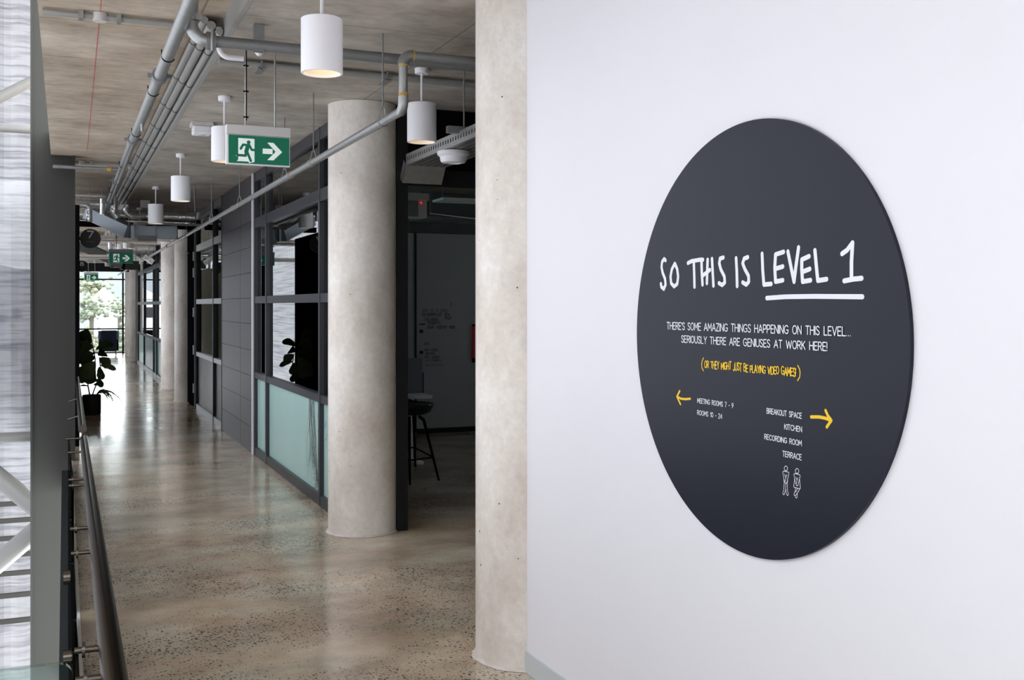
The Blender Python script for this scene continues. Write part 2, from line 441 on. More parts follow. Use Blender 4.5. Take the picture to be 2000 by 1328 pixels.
# single stroke capitals on a 0..w by 0..1 grid
def _o(w=0.62, x=0):
    return [(x+w/2+w/2*math.sin(t*math.pi/8), 0.5+0.5*math.cos(t*math.pi/8)) for t in range(17)]
FONT = {
 'A': (0.62, [[(0, 0), (.31, 1), (.62, 0)], [(.11, .33), (.51, .33)]]),
 'B': (0.5, [[(0, 0), (0, 1), (.3, 1), (.44, .9), (.44, .64), (.3, .54), (0, .54)], [(.3, .54), (.48, .42), (.48, .12), (.32, 0), (0, 0)]]),
 'C': (0.58, [[(.58, .82), (.46, .96), (.3, 1), (.12, .9), (0, .65), (0, .35), (.12, .1), (.3, 0), (.46, .04), (.58, .18)]]),
 'D': (0.58, [[(0, 0), (0, 1), (.25, 1), (.46, .88), (.56, .6), (.56, .4), (.46, .12), (.25, 0), (0, 0)]]),
 'E': (0.44, [[(.44, 1), (0, 1), (0, 0), (.44, 0)], [(0, .52), (.38, .52)]]),
 'F': (0.44, [[(.44, 1), (0, 1), (0, 0)], [(0, .52), (.38, .52)]]),
 'G': (0.62, [[(.58, .84), (.46, .96), (.3, 1), (.12, .9), (0, .65), (0, .35), (.12, .1), (.3, 0), (.48, .05), (.6, .2), (.6, .45), (.34, .45)]]),
 'H': (0.54, [[(0, 0), (0, 1)], [(.54, 0), (.54, 1)], [(0, .52), (.54, .52)]]),
 'I': (0.0, [[(0, 0), (0, 1)]]),
 'J': (0.36, [[(.36, 1), (.36, .2), (.26, .02), (.1, 0), (0, .14)]]),
 'K': (0.5, [[(0, 0), (0, 1)], [(.48, 1), (0, .42)], [(.16, .6), (.5, 0)]]),
 'L': (0.42, [[(0, 1), (0, 0), (.42, 0)]]),
 'M': (0.66, [[(0, 0), (.04, 1), (.33, .3), (.62, 1), (.66, 0)]]),
 'N': (0.54, [[(0, 0), (0, 1), (.54, 0), (.54, 1)]]),
 'O': (0.62, [_o()]),
 'P': (0.48, [[(0, 0), (0, 1), (.3, 1), (.46, .88), (.46, .58), (.3, .46), (0, .46)]]),
 'Q': (0.62, [_o(), [(.38, .2), (.62, 0)]]),
 'R': (0.5, [[(0, 0), (0, 1), (.3, 1), (.46, .88), (.46, .62), (.3, .5), (0, .5)], [(.26, .5), (.5, 0)]]),
 'S': (0.46, [[(.44, .84), (.34, .97), (.2, 1), (.05, .92), (.02, .72), (.12, .58), (.34, .44), (.45, .3), (.42, .1), (.28, 0), (.12, .02), (0, .17)]]),
 'T': (0.52, [[(0, 1), (.52, 1)], [(.26, 1), (.26, 0)]]),
 'U': (0.54, [[(0, 1), (0, .3), (.1, .06), (.27, 0), (.44, .06), (.54, .3), (.54, 1)]]),
 'V': (0.58, [[(0, 1), (.29, 0), (.58, 1)]]),
 'W': (0.84, [[(0, 1), (.2, 0), (.42, .9), (.64, 0), (.84, 1)]]),
 'X': (0.54, [[(0, 1), (.54, 0)], [(0, 0), (.54, 1)]]),
 'Y': (0.54, [[(0, 1), (.27, .48), (.54, 1)], [(.27, .48), (.27, 0)]]),
 'Z': (0.5, [[(0, 1), (.5, 1), (0, 0), (.5, 0)]]),
 '0': (0.5, [_o(0.5)]),
 '1': (0.2, [[(0, .8), (.2, 1), (.2, 0)]]),
 '2': (0.46, [[(.02, .8), (.1, .96), (.24, 1), (.42, .9), (.42, .66), (0, 0), (.46, 0)]]),
 '4': (0.5, [[(.38, 0), (.38, 1), (0, .28), (.5, .28)]]),
 '7': (0.46, [[(0, 1), (.46, 1), (.14, 0)]]),
 '9': (0.46, [[(.1, 0), (.42, .5), (.46, .72), (.36, .95), (.23, 1), (.1, .95), (0, .74), (.06, .54), (.2, .46), (.36, .52), (.45, .66)]]),
 '8': (0.46, [[(.23, .54), (.06, .64), (.04, .86), (.23, 1), (.42, .86), (.4, .64), (.23, .54), (.03, .42), (0, .14), (.23, 0), (.46, .14), (.43, .42), (.23, .54)]]),
 '3': (0.44, [[(.02, .86), (.2, 1), (.4, .86), (.38, .64), (.16, .53), (.42, .42), (.44, .14), (.22, 0), (0, .12)]]),
 '-': (0.28, [[(0, .42), (.28, .42)]]),
 '.': (0.10, [[(0, .01), (0, .03)]]),
 "'": (0.0, [[(0, .78), (0, 1)]]),
 '!': (0.0, [[(0, .3), (0, 1)], [(0, 0), (0, .03)]]),
 ' ': (0.36, []),
}
def text_lines(s, a0, a1, z, hgt, jitter=0.0, track=0.16, rnd=None):
    """lay s from a0 to a1 on baseline z with cap height hgt"""
    tot = 0
    for i, ch in enumerate(s):
        tot += FONT[ch][0]+(track if i < len(s)-1 else 0)
    sx = (a1-a0)/tot
    x = a0; out = []
    for ch in s:
        wd, st = FONT[ch]
        jz = (rnd.uniform(-1, 1)*jitter if rnd else 0); js = 1+(rnd.uniform(-1, 1)*jitter*1.5 if rnd else 0)
        sh = (rnd.uniform(-1, 1)*jitter*0.6 if rnd else 0)
        for l in st:
            out.append([(x+px*sx+(py-.5)*sh*hgt, z+(py*js+jz)*hgt) for px, py in l])
        x += (wd+track)*sx
    return out

H = 2.93      # main soffit
HL = 3.05     # soffit of the bay over the void edge
XG = 1.82     # glazing line
# ================================================================== STRUCTURE
bm = bmesh.new()
box(bm, 0.075, 8.0, -3.0, 36.6, -0.30, 0.0)
box(bm, -0.28, 0.075, 12.40, 36.6, -0.30, 0.0)
struct(fin(bm, 'floor', M['floor']), 'polished grey brown concrete floor with dark aggregate')
struct(BX('trim_1', M['slabedge'], 0.060, 0.0745, -3.0, 12.38, -0.16, 0.004))
struct(BX('trim_2', M['steeldark'], -0.02, 0.059, -3.0, 11.2, -0.34, -0.06))
struct(BX('ceiling', M['ceil'], 0.79, 8.0, -3.0, 36.6, H, H+0.35), 'grey offform concrete soffit')
struct(BX('ceiling', M['ceil2'], -0.12, 0.789, -3.0, 36.6, HL, HL+0.23), 'tan stained concrete soffit of the raised bay')
struct(BX('trim_3', M['conduit'], 0.765, 0.789, -3.0, 36.6, H, HL-0.001))
# sign wall, turned by 0.82 degrees
AW = math.radians(0.82)
WD = Vector((-math.sin(AW), math.cos(AW), 0)); WN = Vector((-math.cos(AW), -math.sin(AW), 0))
def wall_pt(s, z, off=0.0):   # s along the wall (away from camera), off towards the corridor
    p = Vector((1.863*math.cos(AW), 1.863*math.sin(AW), 0))+WD*s+WN*off
    return Vector((p.x, p.y, z))
def wall_box(bm, s0, s1, z0, z1, o0, o1):
    vs = [bm.verts.new(wall_pt(s, z, o)) for s in (s0, s1) for o in (o0, o1) for z in (z0, z1)]
    for f in ((0, 1, 3, 2), (4, 6, 7, 5), (0, 4, 5, 1), (2, 3, 7, 6), (0, 2, 6, 4), (1, 5, 7, 3)):
        bm.faces.new([vs[i] for i in f])
bm = bmesh.new(); wall_box(bm, -3.2, 4.06, 0.0, H-0.001, -0.13, 0.0)
struct(fin(bm, 'wall_right', M['wallpaint']), 'smooth white painted wall carrying the round sign')
bm = bmesh.new(); wall_box(bm, -3.2, 4.058, 0.001, 0.089, 0.0005, 0.010)
struct(fin(bm, 'baseboard_right', M['skirting']), 'pale grey skirting under the round sign wall')
struct(BX('wall_back', M['wallpaint'], 0.1, 8.0, -3.15, -3.001, 0, 3.0))
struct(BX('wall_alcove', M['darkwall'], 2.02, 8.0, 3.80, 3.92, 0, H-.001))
bm = bmesh.new()
box(bm, 7.85, 8.0, 3.93, 9.0, 0, H-.001); box(bm, 7.85, 8.0, 10.0, 36.0, 0, H-.001)
box(bm, 7.85, 8.0, 9.0, 10.0, 0, 1.65); box(bm, 7.85, 8.0, 9.0, 10.0, 2.2, H-.001)  # gap left in the wall as an added, unseen light opening
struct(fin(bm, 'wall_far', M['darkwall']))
struct(BX('added_light_opening', M['clearglass'], 7.92, 7.926, 9.0, 10.0, 1.65, 2.2))  # pane of the opening added out of view to brighten the dark room
# black pod walls on the left, with openings between them
struct(BX('wall_left', M['black'], -0.28, 0.158, 12.55, 17.6, 0.001, 2.66), 'black wall end of the meeting rooms on the left')
struct(BX('wall_left', M['black'], -0.28, 0.158, 22.9, 26.4, 0.001, 2.66), 'black wall of the farther meeting rooms')
struct(BX('wall_left', M['black'], -0.28, 0.158, 33.5, 36.0, 0.001, 2.66), 'black wall stretch beside the end window')
# interior partition walls
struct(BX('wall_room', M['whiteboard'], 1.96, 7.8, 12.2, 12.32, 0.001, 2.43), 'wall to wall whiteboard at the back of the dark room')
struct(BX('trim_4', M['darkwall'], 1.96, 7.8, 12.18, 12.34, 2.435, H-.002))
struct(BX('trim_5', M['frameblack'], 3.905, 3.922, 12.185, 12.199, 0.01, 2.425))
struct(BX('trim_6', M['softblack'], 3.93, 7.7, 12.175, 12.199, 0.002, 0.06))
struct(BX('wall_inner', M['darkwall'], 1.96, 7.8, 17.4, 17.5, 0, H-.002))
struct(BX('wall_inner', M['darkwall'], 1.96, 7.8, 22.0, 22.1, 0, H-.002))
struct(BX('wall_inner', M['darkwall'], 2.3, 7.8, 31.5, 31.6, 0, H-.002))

# ------------------------------------------------------------------ facade and void
def corrugated(name, axis, c, a0, a1, z0, z1, period, amp, mat):
    bm = bmesh.new(); n = int((a1-a0)/period*4)
    prof = [0, 1, 1, 0]
    prev = None
    for i in range(n+1):
        a = a0+(a1-a0)*i/n
        o = c+amp*prof[i % 4]
        pts = [(a, o) if axis == 'y' else (o, a)]
        x, y = pts[0]
        v0 = bm.verts.new((x, y, z0)); v1 = bm.verts.new((x, y, z1))
        if prev: bm.faces.new((prev[0], v0, v1, prev[1]))
        prev = (v0, v1)
    return fin(bm, name, mat)
struct(corrugated('wall_facade', 'x', -2.6, -2.5, 46.0, -5.0, 9.0, 0.34, 0.05, M['facade']), 'white perforated screen along the outside of the void')
struct(corrugated('wall_facade', 'y', 16.0, -2.6, -0.32, -5.0, 9.0, 0.34, 0.05, M['facade']), 'white ribbed screen seen left of the grey steel column')
struct(BX('wall_end', M['wallpaint'], -2.7, 0.05, -2.7, -2.55, -5.0, 3.2))
struct(BX('void_sky_blocker', M['plaster'], -2.7, -0.13, -3, 46, 6.5, 6.7))  # unseen cover added above the void to keep sky light out
struct(BX('near_light_blocker', M['plaster'], -2.5, -2.4, -2.5, 3.2, -5, 6.5))  # unseen blocker added to cut facade light on the near sign wall
struct(BX('floor', M['ground'], -3.2, 0.1, -3, 46, -5.1, -5.0), 'ground at the foot of the void')
for i, zz in enumerate((-1.15, -1.38, -1.62, -1.85, -2.1, -2.4, -2.75)):
    o = BX('facade_louvre', M['steelpost'], -2.55, -0.33, 15.88, 15.94, zz-0.03, zz+0.03)
    tag(o, ORD[i]+' pale louvre from the top, low down behind the white braces', 'louvre', 'facade louvres below floor level')
tag(TB('facade_rail', M['whitetube'], [(-2.5, 15.85, 3.955), (-0.33, 15.85, 3.955)], 0.055), 'thin pinkish horizontal tube high across the white screen', 'rail')

# ------------------------------------------------------------------ end window
wn = sthing('window_1', 'floor to ceiling window at the far end of the corridor')
for x in (0.155, 1.762, 3.4): BX('mullion', M['frameblack'], x-0.025, x+0.025, 36.42, 36.52, 0.0, 2.72, wn)
for z in (0.03, 0.80, 2.40, 2.69): BX('transom', M['frameblack'], 0.18, 3.4, 36.44, 36.50, z-0.022, z+0.022, wn)
for x0, x1 in ((0.18, 1.737), (1.787, 3.375)):
    for z0, z1 in ((0.05, 0.775), (0.825, 2.375), (2.425, 2.665)):
        BX('pane', M['clearglass'], x0, x1, 36.468, 36.472, z0, z1, wn)
struct(BX('trim_7', M['frameblack'], -0.3, 7.8, 36.30, 36.55, 2.73, HL))
struct(BX('wall_corner', M['darkwall'], 3.45, 7.8, 36.3, 36.6, 0, 2.73))

# ------------------------------------------------------------------ glazed partitions
def partition(name, label, y0, y1, mulls, mat, lowmat, vmat=None):
    vmat = vmat or mat
    g = sthing(name, label)
    x0, x1 = XG, XG+0.055
    ys = sorted([y0+0.03]+mulls+[y1-0.03])
    for y in ys:
        BX('mullion', vmat, x0-0.004, x1, y-0.026, y+0.026, 0.0, H-0.003, g)
    rails = [(0.0, 0.085), (0.80, 0.862), (1.575, 1.645), (2.355, 2.45), (2.83, H-0.003)]
    for a, b in zip(ys, ys[1:]):
        for (z0, z1) in rails:
            BX('transom', mat, x0, x1-.01, a+0.026, b-0.026, z0, z1, g)
        for i, ((_, za), (zb, _)) in enumerate(zip(rails, rails[1:])):
            if i == 0:
                o = BX('frosted_panel', lowmat, x0+0.030, x0+0.038, a+0.026, b-0.026, za, zb, g)
            else:
                BX('pane', M['glass'], x0+0.030, x0+0.038, a+0.026, b-0.026, za, zb, g)
    return g
g1 = partition('window_2', 'charcoal framed partition with teal frosted lower panels', 7.36, 11.16, [8.1, 10.45], M['frame'], M['frost'])
g2 = partition('window_3', 'second glazed partition with grey lower panels', 13.56, 16.42, [14.42], M['framelight'], M['frostgrey'], M['frameblack'])
g3 = partition('window_4', 'farthest glazed partition beyond the pair of columns', 22.2, 30.0, [23.85, 24.7, 27.7], M['frame'], M['frost'])
struct(BX('trim_8', M['fitwhite'], XG-0.018, XG+0.05, 11.165, 11.205, 0.0, H-.003))
struct(BX('wall_pier', M['frameblack'], XG+0.0, XG+0.35, 30.05, 30.85, 0, H-.003))
# art lines printed on the frosted glass
bm = bmesh.new(); bm2 = bmesh.new()
pl = lambda a, b, off: Vector((XG+0.0295-off, a, b))
rnd = random.Random(3)
def wob(p, q, n, amp):
    out = []; ph = rnd.uniform(0, 6)
    for i in range(n+1):
        t = i/n
        out.append((p[0]+(q[0]-p[0])*t+amp*math.sin(t*3.1+ph)*math.sin(t*math.pi), p[1]+(q[1]-p[1])*t))
    return out
for i in range(34):
    a = 8.52+rnd.uniform(-0.13, 0.12); b = 8.48+rnd.uniform(-0.20, 0.22)
    strokes_mesh(bm2 if i % 3 else bm, [wob((a, 0.795), (b, rnd.uniform(0.09, 0.3)), 14, rnd.uniform(-0.07, 0.12))], rnd.uniform(0.002, 0.0065), pl, 6, 0.0002*(i % 5))
for i in range(40):
    a = 7.88+rnd.uniform(-0.06, 0.06); b = 7.62+rnd.uniform(-0.1, 0.2)
    strokes_mesh(bm2 if i % 2 else bm, [wob((a, rnd.uniform(0.5, 0.795)), (b, rnd.uniform(0.09, 0.2)), 14, rnd.uniform(-0.08, 0.08))], rnd.uniform(0.002, 0.0065), pl, 6, 0.0002*(i % 5))
rnd = random.Random(8)
for (cy, cz, n) in ((8.14, 0.60, 22), (8.32, 0.17, 30), (7.8, 0.60, 34), (7.75, 0.25, 18)):
    for i in range(n):
        a = rnd.uniform(0, 2*math.pi); l = rnd.uniform(0.06, 0.17)
        p0 = (cy+rnd.uniform(-.04, .04), cz+rnd.uniform(-.05, .05))
        ln = [p0]; 
        for k in range(5):
            a += rnd.uniform(-0.5, 0.6); ln.append((max(7.42, min(8.5, ln[-1][0]+math.cos(a)*l/5)), min(0.79, max(0.09, ln[-1][1]+math.sin(a)*l/5))))
        strokes_mesh(bm, [[q for q in ln if not 8.06 < q[0] < 8.14]], 0.0035, pl, 6, 0.0003)
fin(bm, 'line_art', M['artline'], g1); fin(bm2, 'line_art', M['artgrey'], g1)

# charcoal tile wall between the partitions
cw = sthing('wall_tiled', 'charcoal tile wall between the two glazed partitions')
BX('backing', M['frameblack'], XG+0.022, XG+0.12, 11.21, 13.55, 0, H-.003, cw)
zs = [0.0, 0.27, 0.54, 0.81, 1.08, 1.36, 1.63, 1.90, 2.17, 2.44, H-.003]
proto = {}
for i, (za, zb) in enumerate(zip(zs, zs[1:])):
    for (ya, yb) in ((11.21, 12.06), (12.066, 13.55)):
        BX('tile', M['cladding'], XG-0.002, XG+0.022, ya+0.0015, yb-0.0015, za+0.002, zb-0.002, cw)

# black door by the third column
dr = sthing('door_1', 'black door with steel hinges beside the third column')
BX('door_leaf', M['black'], XG-0.0, XG+0.05, 16.50, 17.58, 0.01, 2.38, dr)
BX('door_frame', M['frameblack'], XG-0.015, XG+0.09, 16.43, 16.495, 0, H-.003, dr)
BX('overpanel', M['black'], XG+0.0, XG+0.05, 16.5, 17.6, 2.40, H-.003, dr)
for z in (0.30, 0.88, 1.45, 2.05, 2.30):
    BX('hinge', M['framelight'], XG-0.024, XG-0.001, 16.56, 16.60, z-0.07, z+0.07, dr)
    BX('hinge', M['framelight'], XG-0.012, XG-0.001, 16.60, 16.72, z-0.06, z-0.045, dr)
    BX('hinge', M['framelight'], XG-0.012, XG-0.001, 16.60, 16.72, z+0.045, z+0.06, dr)
# black doorway into the dark room, square to the corridor
dw = sthing('door_2', 'black framed doorway into the dark room behind the second column')
BX('jamb', M['frameblack'], 2.105, 2.185, 6.98, 7.12, 0.0, H-.003, dw)
BX('jamb', M['frameblack'], 4.30, 4.38, 6.98, 7.12, 0.0, H-.003, dw)
BX('lintel', M['frameblack'], 2.185, 4.30, 6.99, 7.11, 2.395, 2.50, dw)
BX('overpanel', M['black'], 2.185, 4.30, 7.03, 7.07, 2.50, H-.003, dw)
for z in (0.12, 0.48, 1.25, 1.75):
    BX('hinge', M['galvdark'], 2.186, 2.192, 7.02, 7.06, z-0.05, z+0.05, dw)
struct(BX('wall_doorway', M['darkwall'], 4.39, 7.8, 6.98, 7.12, 0, H-.003))

# ================================================================== COLUMNS
def column(y, x, label, r=0.235, skirt=True):
    c = thing('concrete_column', label, 'column', (x, y, 0))
    prof = [(r, 0.0), (r, 0.6)]+[(r, 0.6*k) for k in range(2, 5)]+[(r, H-0.002)]
    LT('shaft', M['column'], prof, (0, 0, 0), c, 64)
    bm = bmesh.new(); n = 64
    ro = []; ri = []
    rr = random.Random(int(y*10))
    for k in range(n):
        a = 2*math.pi*k/n; e = 0.012+rr.uniform(0, 0.008)
        ro.append(bm.verts.new(((r+e)*math.cos(a), (r+e)*math.sin(a), 0.0015)))
        ri.append(bm.verts.new(((r+0.0005)*math.cos(a), (r+0.0005)*math.sin(a), 0.010+rr.uniform(0, 0.005))))
    for k in range(n):
        bm.faces.new((ro[k], ro[(k+1) % n], ri[(k+1) % n], ri[k]))
    fin(bm, 'grout_ring', M['dust'], c, smooth=True)
    return c
column(4.30, 1.905, 'nearest round concrete column, butting against the white sign wall')
column(7.11, 1.898, 'large round concrete column in front of the black doorway')
column(17.89, 1.883, 'round concrete column beside the black hinged door')
column(20.60, 1.893, 'fourth round concrete column, just beyond the one at the black door')
column(31.20, 1.906, 'far round column just beyond the last glazed partition')
column(34.05, 1.935, 'farthest round column beside the end window')

# ================================================================== STEEL COLUMN AND BRACES (left)
sc = thing('steel_column', 'tall dark grey steel channel column at the left edge of the corridor', 'column', (0, 0, 0))
BX('web', M['steelpost'], -0.285, 0.083, 11.44, 11.46, -5.0, 9.0, sc)
BX('flange', M['steelpost'], -0.305, -0.285, 11.40, 11.62, -5.0, 9.0, sc)
BX('flange', M['steelpost'], 0.083, 0.103, 11.40, 11.62, -5.0, 9.0, sc)
tag(TB('brace_tube', M['whitetube'], [(-0.22, 12.29, -0.64), (-2.5, 12.75, 1.42)], 0.10, seg=24), 'thick white brace tube rising to the left from the grey steel column', 'tube')
tag(TB('brace_tube', M['whitetube'], [(-0.22, 11.99, -0.742), (-2.5, 12.45, -2.75)], 0.10, seg=24), 'thick white brace tube falling to the left from the grey steel column', 'tube')
tag(TB('tie_tube', M['whitetube'], [(-0.32, 12.72, 0.115), (-2.5, 12.75, 0.115)], 0.055, seg=20), 'thin level white tube left of the grey steel column above the braces', 'tube')
tag(TB('brace_tube', M['whitetube'], [(-0.33, 15.3, 4.55), (-2.5, 15.4, 3.2)], 0.07, seg=20), 'white tube crossing the screen high above the level pink tube', 'tube')

# ================================================================== HANDRAILS AND GLASS BALUSTRADE
hr = thing('handrail', 'long stainless steel handrail in the near left foreground', 'handrail', (0, 0, 0))
def railpt(t): return Vector((0.079, 1.9, 0.918))+(Vector((0.110, 7.015, 0.730))-Vector((0.079, 1.9, 0.918)))*t
TB('rail', M['stainless'], [railpt(-0.55), railpt(0.2), railpt(0.6), railpt(1.0)], 0.0215, hr, 28)
for (x, y, z) in ((.030, 6.271, .745), (.030, 4.973, .79), (.030, 4.757, .80), (.030, 3.622, .845), (.030, 3.189, .862), (.030, 2.162, .902), (.030, 1.968, .909)):
    t = (y-1.9)/5.115
    q = railpt(t)
    TB('bracket_rod', M['stainless'], [(x-0.012, y, q.z-0.012), (q.x-0.004, y, q.z-0.012)], 0.0062, hr, 10)
    TB('rod_flange', M['stainless'], [(0.031, y, q.z-0.012), (0.037, y, q.z-0.012)], 0.015, hr, 16)
hr2 = thing('handrail', 'farther stainless handrail ending in a round cap beside the potted fig', 'handrail', (0, 0, 0))
p0 = Vector((0.097, 6.478, 0.850)); p1 = Vector((0.132, 12.52, 0.765))
TB('rail', M['stainless'], [p0, p0.lerp(p1, .5), p1], 0.0215, hr2, 24)
TB('end_cap', M['stainless'], [p0-Vector((0, 0.004, 0)), p0-Vector((0, 0.016, 0))], [0.0235, 0.0235], hr2, 24)
TB('bracket', M['stainless'], [p0+Vector((0, .05, -.01)), p0+Vector((0, .05, -.04))]+arc(p0+Vector((-0.02, .05, -.04)), 0, -math.pi/2, 0.02, (1, 0, 0), (0, 0, 1), 5)[1:]+[p0+Vector((-0.09, .05, -.06))], 0.006, hr2, 10)
for yy, dz in ((7.6, 0.0), (9.3, 0.0)):
    q = p0.lerp(p1, (yy-6.478)/6.04)
    TB('bracket', M['stainless'], [q+Vector((0, 0, -.015)), q+Vector((-0.08, 0, -.04))], 0.006, hr2, 10)
# balustrade: sloped top glass panels
def glass_panel(label, x, ya, yb, za, zb):
    bm = bmesh.new()
    vs = [(x-0.006, ya, -0.05), (x-0.006, yb, -0.05), (x-0.006, yb, zb), (x-0.006, ya, za)]
    a = [bm.verts.new(v) for v in vs]; b = [bm.verts.new((v[0]+0.012, v[1], v[2])) for v in vs]
    bm.faces.new(a[::-1]); bm.faces.new(b)
    for i in range(4): bm.faces.new((a[i], a[(i+1) % 4], b[(i+1) % 4], b[i]))
    o = fin(bm, 'glass_balustrade', M['edgeglass'])
    return tag(o, label, 'balustrade')
ga = glass_panel('farther dark edged glass balustrade panel seen edge on before the grey steel column', 0.040, 5.75, 10.7, 0.66, 0.30)
gb = glass_panel('nearer dark edged glass balustrade panel seen edge on beside the long handrail', 0.024, 1.72, 5.637, 0.80, 0.596)
bm = bmesh.new()
n = 8; x1, z1, rr_ = 0.0115, 1.044, 0.02
ptsf = [(-1.3, -0.05), (x1, -0.05), (x1, z1-rr_)]+[(x1-rr_+rr_*math.cos(t*math.pi/2/n), z1-rr_+rr_*math.sin(t*math.pi/2/n)) for t in range(1, n+1)]+[(-1.3, z1)]
a = [bm.verts.new((x, 1.620, z)) for x, z in ptsf]; b = [bm.verts.new((x, 1.632, z)) for x, z in ptsf]
bm.faces.new(a); bm.faces.new(b[::-1])
for i in range(len(a)): bm.faces.new((a[i], b[i], b[(i+1) % len(a)], a[(i+1) % len(a)]))
tag(fin(bm, 'glass_balustrade', M['balglass']), 'glass pane with rounded corner crossing the bottom left corner of the view', 'balustrade')
kl = ['steel glass clamp, the upper one of those left of the long handrail', 'steel glass clamp, the middle one left of the long handrail', 'steel glass clamp nearest the bottom left corner']
for (y, z, r_), lb in zip(((3.583, 0.700, 0.022), (2.931, 0.650, 0.018), (2.640, 0.655, 0.018)), kl):
    o = TB('glass_clamp', M['stainless'], [(-0.002, y, z), (0.0185, y, z)], r_, seg=20)
    tag(o, lb, 'clamp', 'balustrade clamps')

# ================================================================== ROUND SIGN
S0, ZC, RAD = 2.507, 1.457, 0.625
sg = thing('round_sign', 'large round charcoal wall sign lettered SO THIS IS LEVEL 1', 'sign', (0, 0, 0))
def sp(a, b, off): return wall_pt(S0-a, ZC+b, 0.0125+off)
bm = bmesh.new(); n = 160
fr = [bm.verts.new(wall_pt(S0-RAD*math.cos(2*math.pi*k/n), ZC+RAD*math.sin(2*math.pi*k/n), 0.012)) for k in range(n)]
bk = [bm.verts.new(wall_pt(S0-RAD*math.cos(2*math.pi*k/n), ZC+RAD*math.sin(2*math.pi*k/n), 0.0008)) for k in range(n)]
bm.faces.new(fr); bm.faces.new(bk[::-1])
for k in range(n): bm.faces.new((fr[k], bk[k], bk[(k+1) % n], fr[(k+1) % n]))
fin(bm, 'disc', M['signblack'], sg)
def lettering(name, lines, width, mat, label=None, seg=10):
    bm = strokes_mesh(bmesh.new(), lines, width, sp, seg, 0.0)
    o = fin(bm, name, mat, sg)
    if label: o['label'] = label
    return o
BIG = [[(-0.4408, 0.2409), (-0.4497, 0.246), (-0.4622, 0.2369), (-0.4658, 0.2202), (-0.4586, 0.2007), (-0.4443, 0.1811), (-0.4408, 0.1618), (-0.4515, 0.1476), (-0.4667, 0.1551), (-0.4694, 0.1648)], [(-0.3857, 0.2283), (-0.403, 0.2109), (-0.4109, 0.1874), (-0.4074, 0.166), (-0.39, 0.1548), (-0.3711, 0.1629), (-0.366, 0.1863), (-0.3711, 0.2099), (-0.3831, 0.2268)], [(-0.3098, 0.2274), (-0.2892, 0.2326), (-0.2409, 0.2353), (-0.2266, 0.2347)], [(-0.277, 0.2322), (-0.2746, 0.1931), (-0.273, 0.1519)], [(-0.2345, 0.2328), (-0.2329, 0.1965), (-0.229, 0.158)], [(-0.2015, 0.2337), (-0.2039, 0.1957), (-0.2054, 0.162)], [(-0.229, 0.1851), (-0.1899, 0.202)], [(-0.1783, 0.235), (-0.1745, 0.1948), (-0.1707, 0.1538)], [(-0.1195, 0.237), (-0.1366, 0.2342), (-0.1404, 0.2203), (-0.1329, 0.2024), (-0.1143, 0.1799), (-0.112, 0.1624), (-0.1254, 0.1548), (-0.1419, 0.1608)], [(-0.0561, 0.2322), (-0.0525, 0.1913), (-0.0511, 0.1504)], [(0.0002, 0.2329), (-0.0172, 0.2294), (-0.0242, 0.216), (-0.0137, 0.1986), (0.0037, 0.1791), (0.0051, 0.1621), (-0.0067, 0.1539), (-0.0242, 0.1606)], [(0.0667, 0.2396), (0.0693, 0.196), (0.0746, 0.1524), (0.1073, 0.1539)], [(0.1615, 0.2406), (0.1267, 0.2349), (0.1234, 0.1984), (0.1267, 0.1596), (0.1583, 0.163)], [(0.1267, 0.1954), (0.1583, 0.2005)], [(0.1802, 0.2405), (0.1925, 0.2001), (0.2059, 0.158), (0.2138, 0.1994), (0.2247, 0.2495)], [(0.2674, 0.224), (0.2379, 0.2162), (0.2379, 0.1907), (0.2409, 0.1572), (0.2733, 0.1604)], [(0.2409, 0.1835), (0.2703, 0.1904)], [(0.2907, 0.2385), (0.2964, 0.1966), (0.3021, 0.1587), (0.3361, 0.1617)], [(0.3937, 0.2249), (0.4124, 0.2334), (0.4319, 0.2508)], [(0.4319, 0.2508), (0.4282, 0.2031), (0.4282, 0.1589)], [(0.4017, 0.1558), (0.4335, 0.1595), (0.4645, 0.161)]]
UND = [(0.0878, 0.1143), (0.1677, 0.1174), (0.2878, 0.1176), (0.4671, 0.1151)]
ARL = [[(-0.3713, -0.1981), (-0.3508, -0.2033), (-0.3243, -0.2027), (-0.2964, -0.199)], [(-0.357, -0.1792), (-0.365, -0.1887), (-0.3731, -0.1982), (-0.3633, -0.2093), (-0.3525, -0.2212)]]
ARR = [[(0.2754, -0.2011), (0.3069, -0.1981), (0.3307, -0.199), (0.3518, -0.2025)], [(0.3319, -0.1789), (0.3401, -0.1909), (0.3541, -0.2023), (0.3366, -0.2213)]]
MAN = [[(0.1785, -0.3508), (0.1776, -0.3541), (0.175, -0.3568), (0.1715, -0.3582), (0.1679, -0.3578), (0.1653, -0.3559), (0.1644, -0.3528), (0.1653, -0.3495), (0.1679, -0.3468), (0.1715, -0.3455), (0.175, -0.3458), (0.1776, -0.3478), (0.1785, -0.3508)], [(0.1596, -0.362), (0.162, -0.3607), (0.1807, -0.3603), (0.184, -0.3614), (0.184, -0.3655), (0.1768, -0.388), (0.1738, -0.3916), (0.1699, -0.3929), (0.1669, -0.3914), (0.163, -0.3812), (0.1584, -0.3641), (0.1596, -0.362)], [(0.166, -0.3687), (0.1709, -0.3762), (0.1758, -0.3686)], [(0.1683, -0.388), (0.1709, -0.3801), (0.1719, -0.3761)], [(0.163, -0.3812), (0.1644, -0.3937), (0.162, -0.4132), (0.1584, -0.4226), (0.161, -0.4254), (0.165, -0.4241), (0.1703, -0.4118), (0.1715, -0.3926)], [(0.1715, -0.4091), (0.1748, -0.4213), (0.1781, -0.4251), (0.1821, -0.4226), (0.1817, -0.4182), (0.1781, -0.4081), (0.1778, -0.3917), (0.1797, -0.3787)]]
